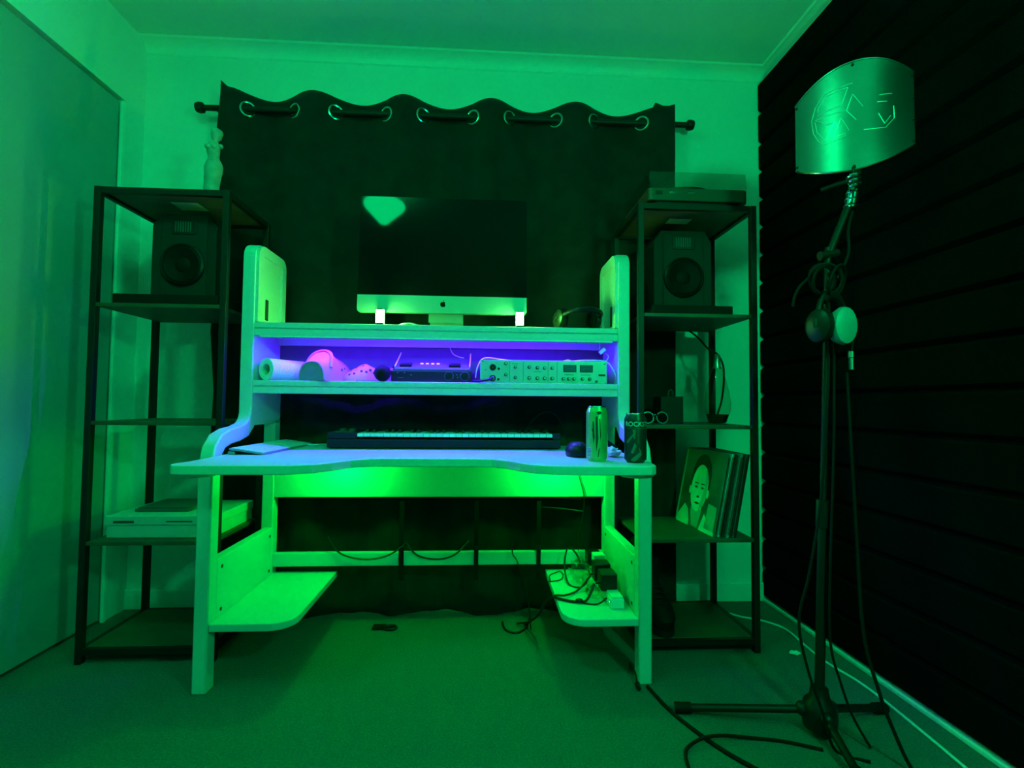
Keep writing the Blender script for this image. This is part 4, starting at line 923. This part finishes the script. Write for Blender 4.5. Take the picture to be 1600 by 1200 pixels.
for nm, P in (('ring_line', [(-.002, .8), (-.182, .802), (-.502, .811), (-.632, .732), (-.701, .605), (-.671, .452), (-.587, .349), (-.494, .296), (-.116, .326)]),
              ('wedge_line', [(-.583, .66), (-.583, .705), (-.471, .774), (-.082, .775), (-.187, .628), (-.602, .631)]),
              ('bar_line', [(-.614, .59), (-.109, .561), (-.005, .698), (.159, .559)]),
              ('bar_line', [(-.109, .561), (.047, .45)]),
              ('hook_line', [(-.636, .592), (-.519, .538), (-.437, .485), (-.313, .491), (-.472, .341), (-.607, .448), (-.640, .575)]),
              ('peak_line', [(-.074, .372), (-.201, .508), (-.327, .347), (-.125, .35)]),
              ('dash_line', [(.418, .642), (.627, .653)]), ('dash_line', [(.386, .578), (.545, .575)]),
              ('chevron_line', [(.402, .468), (.501, .355), (.599, .425)]),
              ('chevron_line', [(.162, .343), (.516, .316), (.659, .393), (.653, .524)])):
    Q = []
    for i in range(len(P) - 1):
        for k in range(6): t = k / 6; Q.append(surf(P[i][0] + (P[i + 1][0] - P[i][0]) * t, P[i][1] + (P[i + 1][1] - P[i][1]) * t, .0004))
    Q.append(surf(*P[-1], .0004))
    MB().tube(Q, .0011, 5, 0).build('emblem_' + nm, ENGR, rf)
MB().box(-.012, .012, -.012, .004, -.04, .008, T(*surf(0, 0, -.012))).build('mount_block', BLKP, rf, bevel=.002)
for u, v_ in ((-.97, .94), (-.97, .06), (.97, .06), (.97, .35), (.97, .65), (.97, .94), (0, .97), (0, .03)):
    MB().sphere(surf(u, v_, .0005), .004, n=10, m=6).build('screw', BLKP, rf, True)
MB().tube([surf(-.55, .0, -.01) + Vector((0, 0, -.045)), surf(-.2, 0, -.01) + Vector((0, 0, -.028)), surf(0, 0, -.012) + Vector((0, 0, -.030)), Vector((1.058, 1.363, 1.522))], .006).build('support_arm', BLKM, rf, True)
for k in range(3): MB().lathe([(.017 - k * .002, -.004), (.019 - k * .002, 0), (.017 - k * .002, .004)], tuple(surf(0, 0, -.012) + Vector((.0, 0, -.016 - k * .013))), 18).build('swivel_washer', STEEL, rf, True)

# hanging on the stand
hp = headphones('stand_headphones', 'headphones with pale oval ear cup hanging on the microphone stand', T(.968, 1.335, 1.125) @ Rz(.35), BLKP, GREYP, .055)
for ch_ in hp.children:
    if ch_.name.startswith('ear_cup'): ch_.data.materials[0] = BLKP
MB().loft([[Vector((.966 + dx + rx * math.cos(2 * PI * k / 20), 1.335 - .050 + dy, 1.122 + rz_ * math.sin(2 * PI * k / 20))) for k in range(20)] for dx, dy, rx, rz_ in ((0, .03, .026, .044), (.002, .008, .033, .052), (.004, -.004, .030, .049), (.005, -.009, .018, .036))]).build('pale_cup_cover', CUPG, hp, True)
M_ = T(.945, 1.352, 1.262)
cc = thing('coiled_cable', 'coil of black cable hung near the top of the microphone stand', 'cable', (.945, 1.352, 1.22))
for k, (dx, R_, tl) in enumerate(((0, .040, .1), (.006, .043, -.15), (-.005, .038, .3), (.03, .045, .6))):
    MB().torus((.945 + dx, 1.340 - k * .006, 1.262 - .004 * k), R_, .0042, Rz(tl) @ Rx(PI / 2 + .1 * k), 30, 7).build('coil_turn', BLKR, cc, True)
MB().tube([(.905, 1.34, 1.262), (.875, 1.335, 1.235), (.86, 1.335, 1.205), (.855, 1.335, 1.18)], .004).build('tail', BLKR, cc, True)
MB().tube([(.985, 1.335, 1.262), (1.015, 1.33, 1.33), (1.02, 1.335, 1.40), (1.045, 1.35, 1.46)], .004).build('tail', BLKR, cc, True)
xl = thing('xlr_lead', 'chrome tipped microphone lead dangling beside the stand headphones', 'cable', (1.022, 1.335, 1.0))
MB().lathe([(.0045, 0), (.0075, .002), (.0075, .034), (.0095, .036), (.0095, .052), (.006, .056)], (1.024, 1.335, 1.005), 18).build('plug', CHROME, xl, True)
MB().tube([(1.024, 1.335, 1.06), (1.026, 1.335, 1.10), (1.018, 1.34, 1.16), (1.0, 1.35, 1.22), (.985, 1.352, 1.26)], .004).build('lead', BLKR, xl, True)
cab('stand_cable', [(.972, 1.352, 1.20), (.96, 1.345, .95), (.935, 1.345, .65), (.90, 1.345, .45), (.868, 1.345, .32), (.880, 1.33, .20), (.905, 1.31, .10), (.93, 1.295, .006), (.99, 1.25, .006)], .0038, BLKR, 'black cable hanging slack on the left of the microphone stand')
cab('stand_cable', [(.985, 1.350, 1.15), (.975, 1.345, .80), (.955, 1.34, .45), (.953, 1.34, .26), (.975, 1.335, .16), (1.005, 1.33, .07), (1.03, 1.30, .006)], .0035, BLKR, 'black cable hanging slack close beside the stand tube')
cab('stand_cable', [(1.02, 1.35, 1.0), (1.015, 1.32, .60), (1.0, 1.28, .32), (1.012, 1.25, .19), (1.04, 1.235, .09), (1.07, 1.21, .006), (1.08, 1.15, .006)], .0045, BLKR, 'black cable hanging slack on the right of the microphone stand')
cab('floor_cable', [(.535, 1.61, .006), (.555, 1.50, .006), (.59, 1.40, .006), (.64, 1.30, .006), (.70, 1.22, .006), (.76, 1.15, .006)], .0055, BLKR, 'thick black cable crossing the carpet from the desk leg')
cab('floor_cable', [(.90, 1.30, .005), (.82, 1.335, .005), (.745, 1.352, .005), (.66, 1.352, .0145), (.60, 1.345, .0145), (.55, 1.325, .006), (.528, 1.29, .005), (.515, 1.22, .005)], .0045, BLKR, 'black cable looping left from the stand base across the carpet')
cab('wall_cord', [(1.04, 2.20, .005), (1.10, 2.12, .005), (1.18, 2.07, .005), (1.228, 1.99, .005), (1.22, 1.86, .005), (1.215, 1.74, .005), (1.235, 1.62, .005), (1.238, 1.52, .005), (1.225, 1.34, .005), (1.21, 1.18, .005), (1.2, 1.0, .005)], .0042, WHITEP, 'white cord on the carpet along the foam wall')
crumple('paper_scrap', (1.145, 1.80, 0), .022, .016, .014, PAPER, 'tiny white paper scrap on the carpet by the rack', 'scrap', .4, 12)
pg = thing('desk_leg_plug', 'small black plug lying against the foot of the right desk leg', 'plug', (.50, 1.605, 0))
MB().cyl((.503, 1.612, .012), (.500, 1.588, .010), .009, 14, .007).build('body', BLKP, pg, True)
for dx in (-.003, .003): MB().cyl((.500 + dx, 1.589, .010), (.499 + dx, 1.578, .009), .0012, 8).build('pin', STEEL, pg)
MB().tube([(.503, 1.612, .012), (.506, 1.65, .03), (.507, 1.70, .012), (.52, 1.75, .006)], .003).build('lead', BLKP, pg, True)
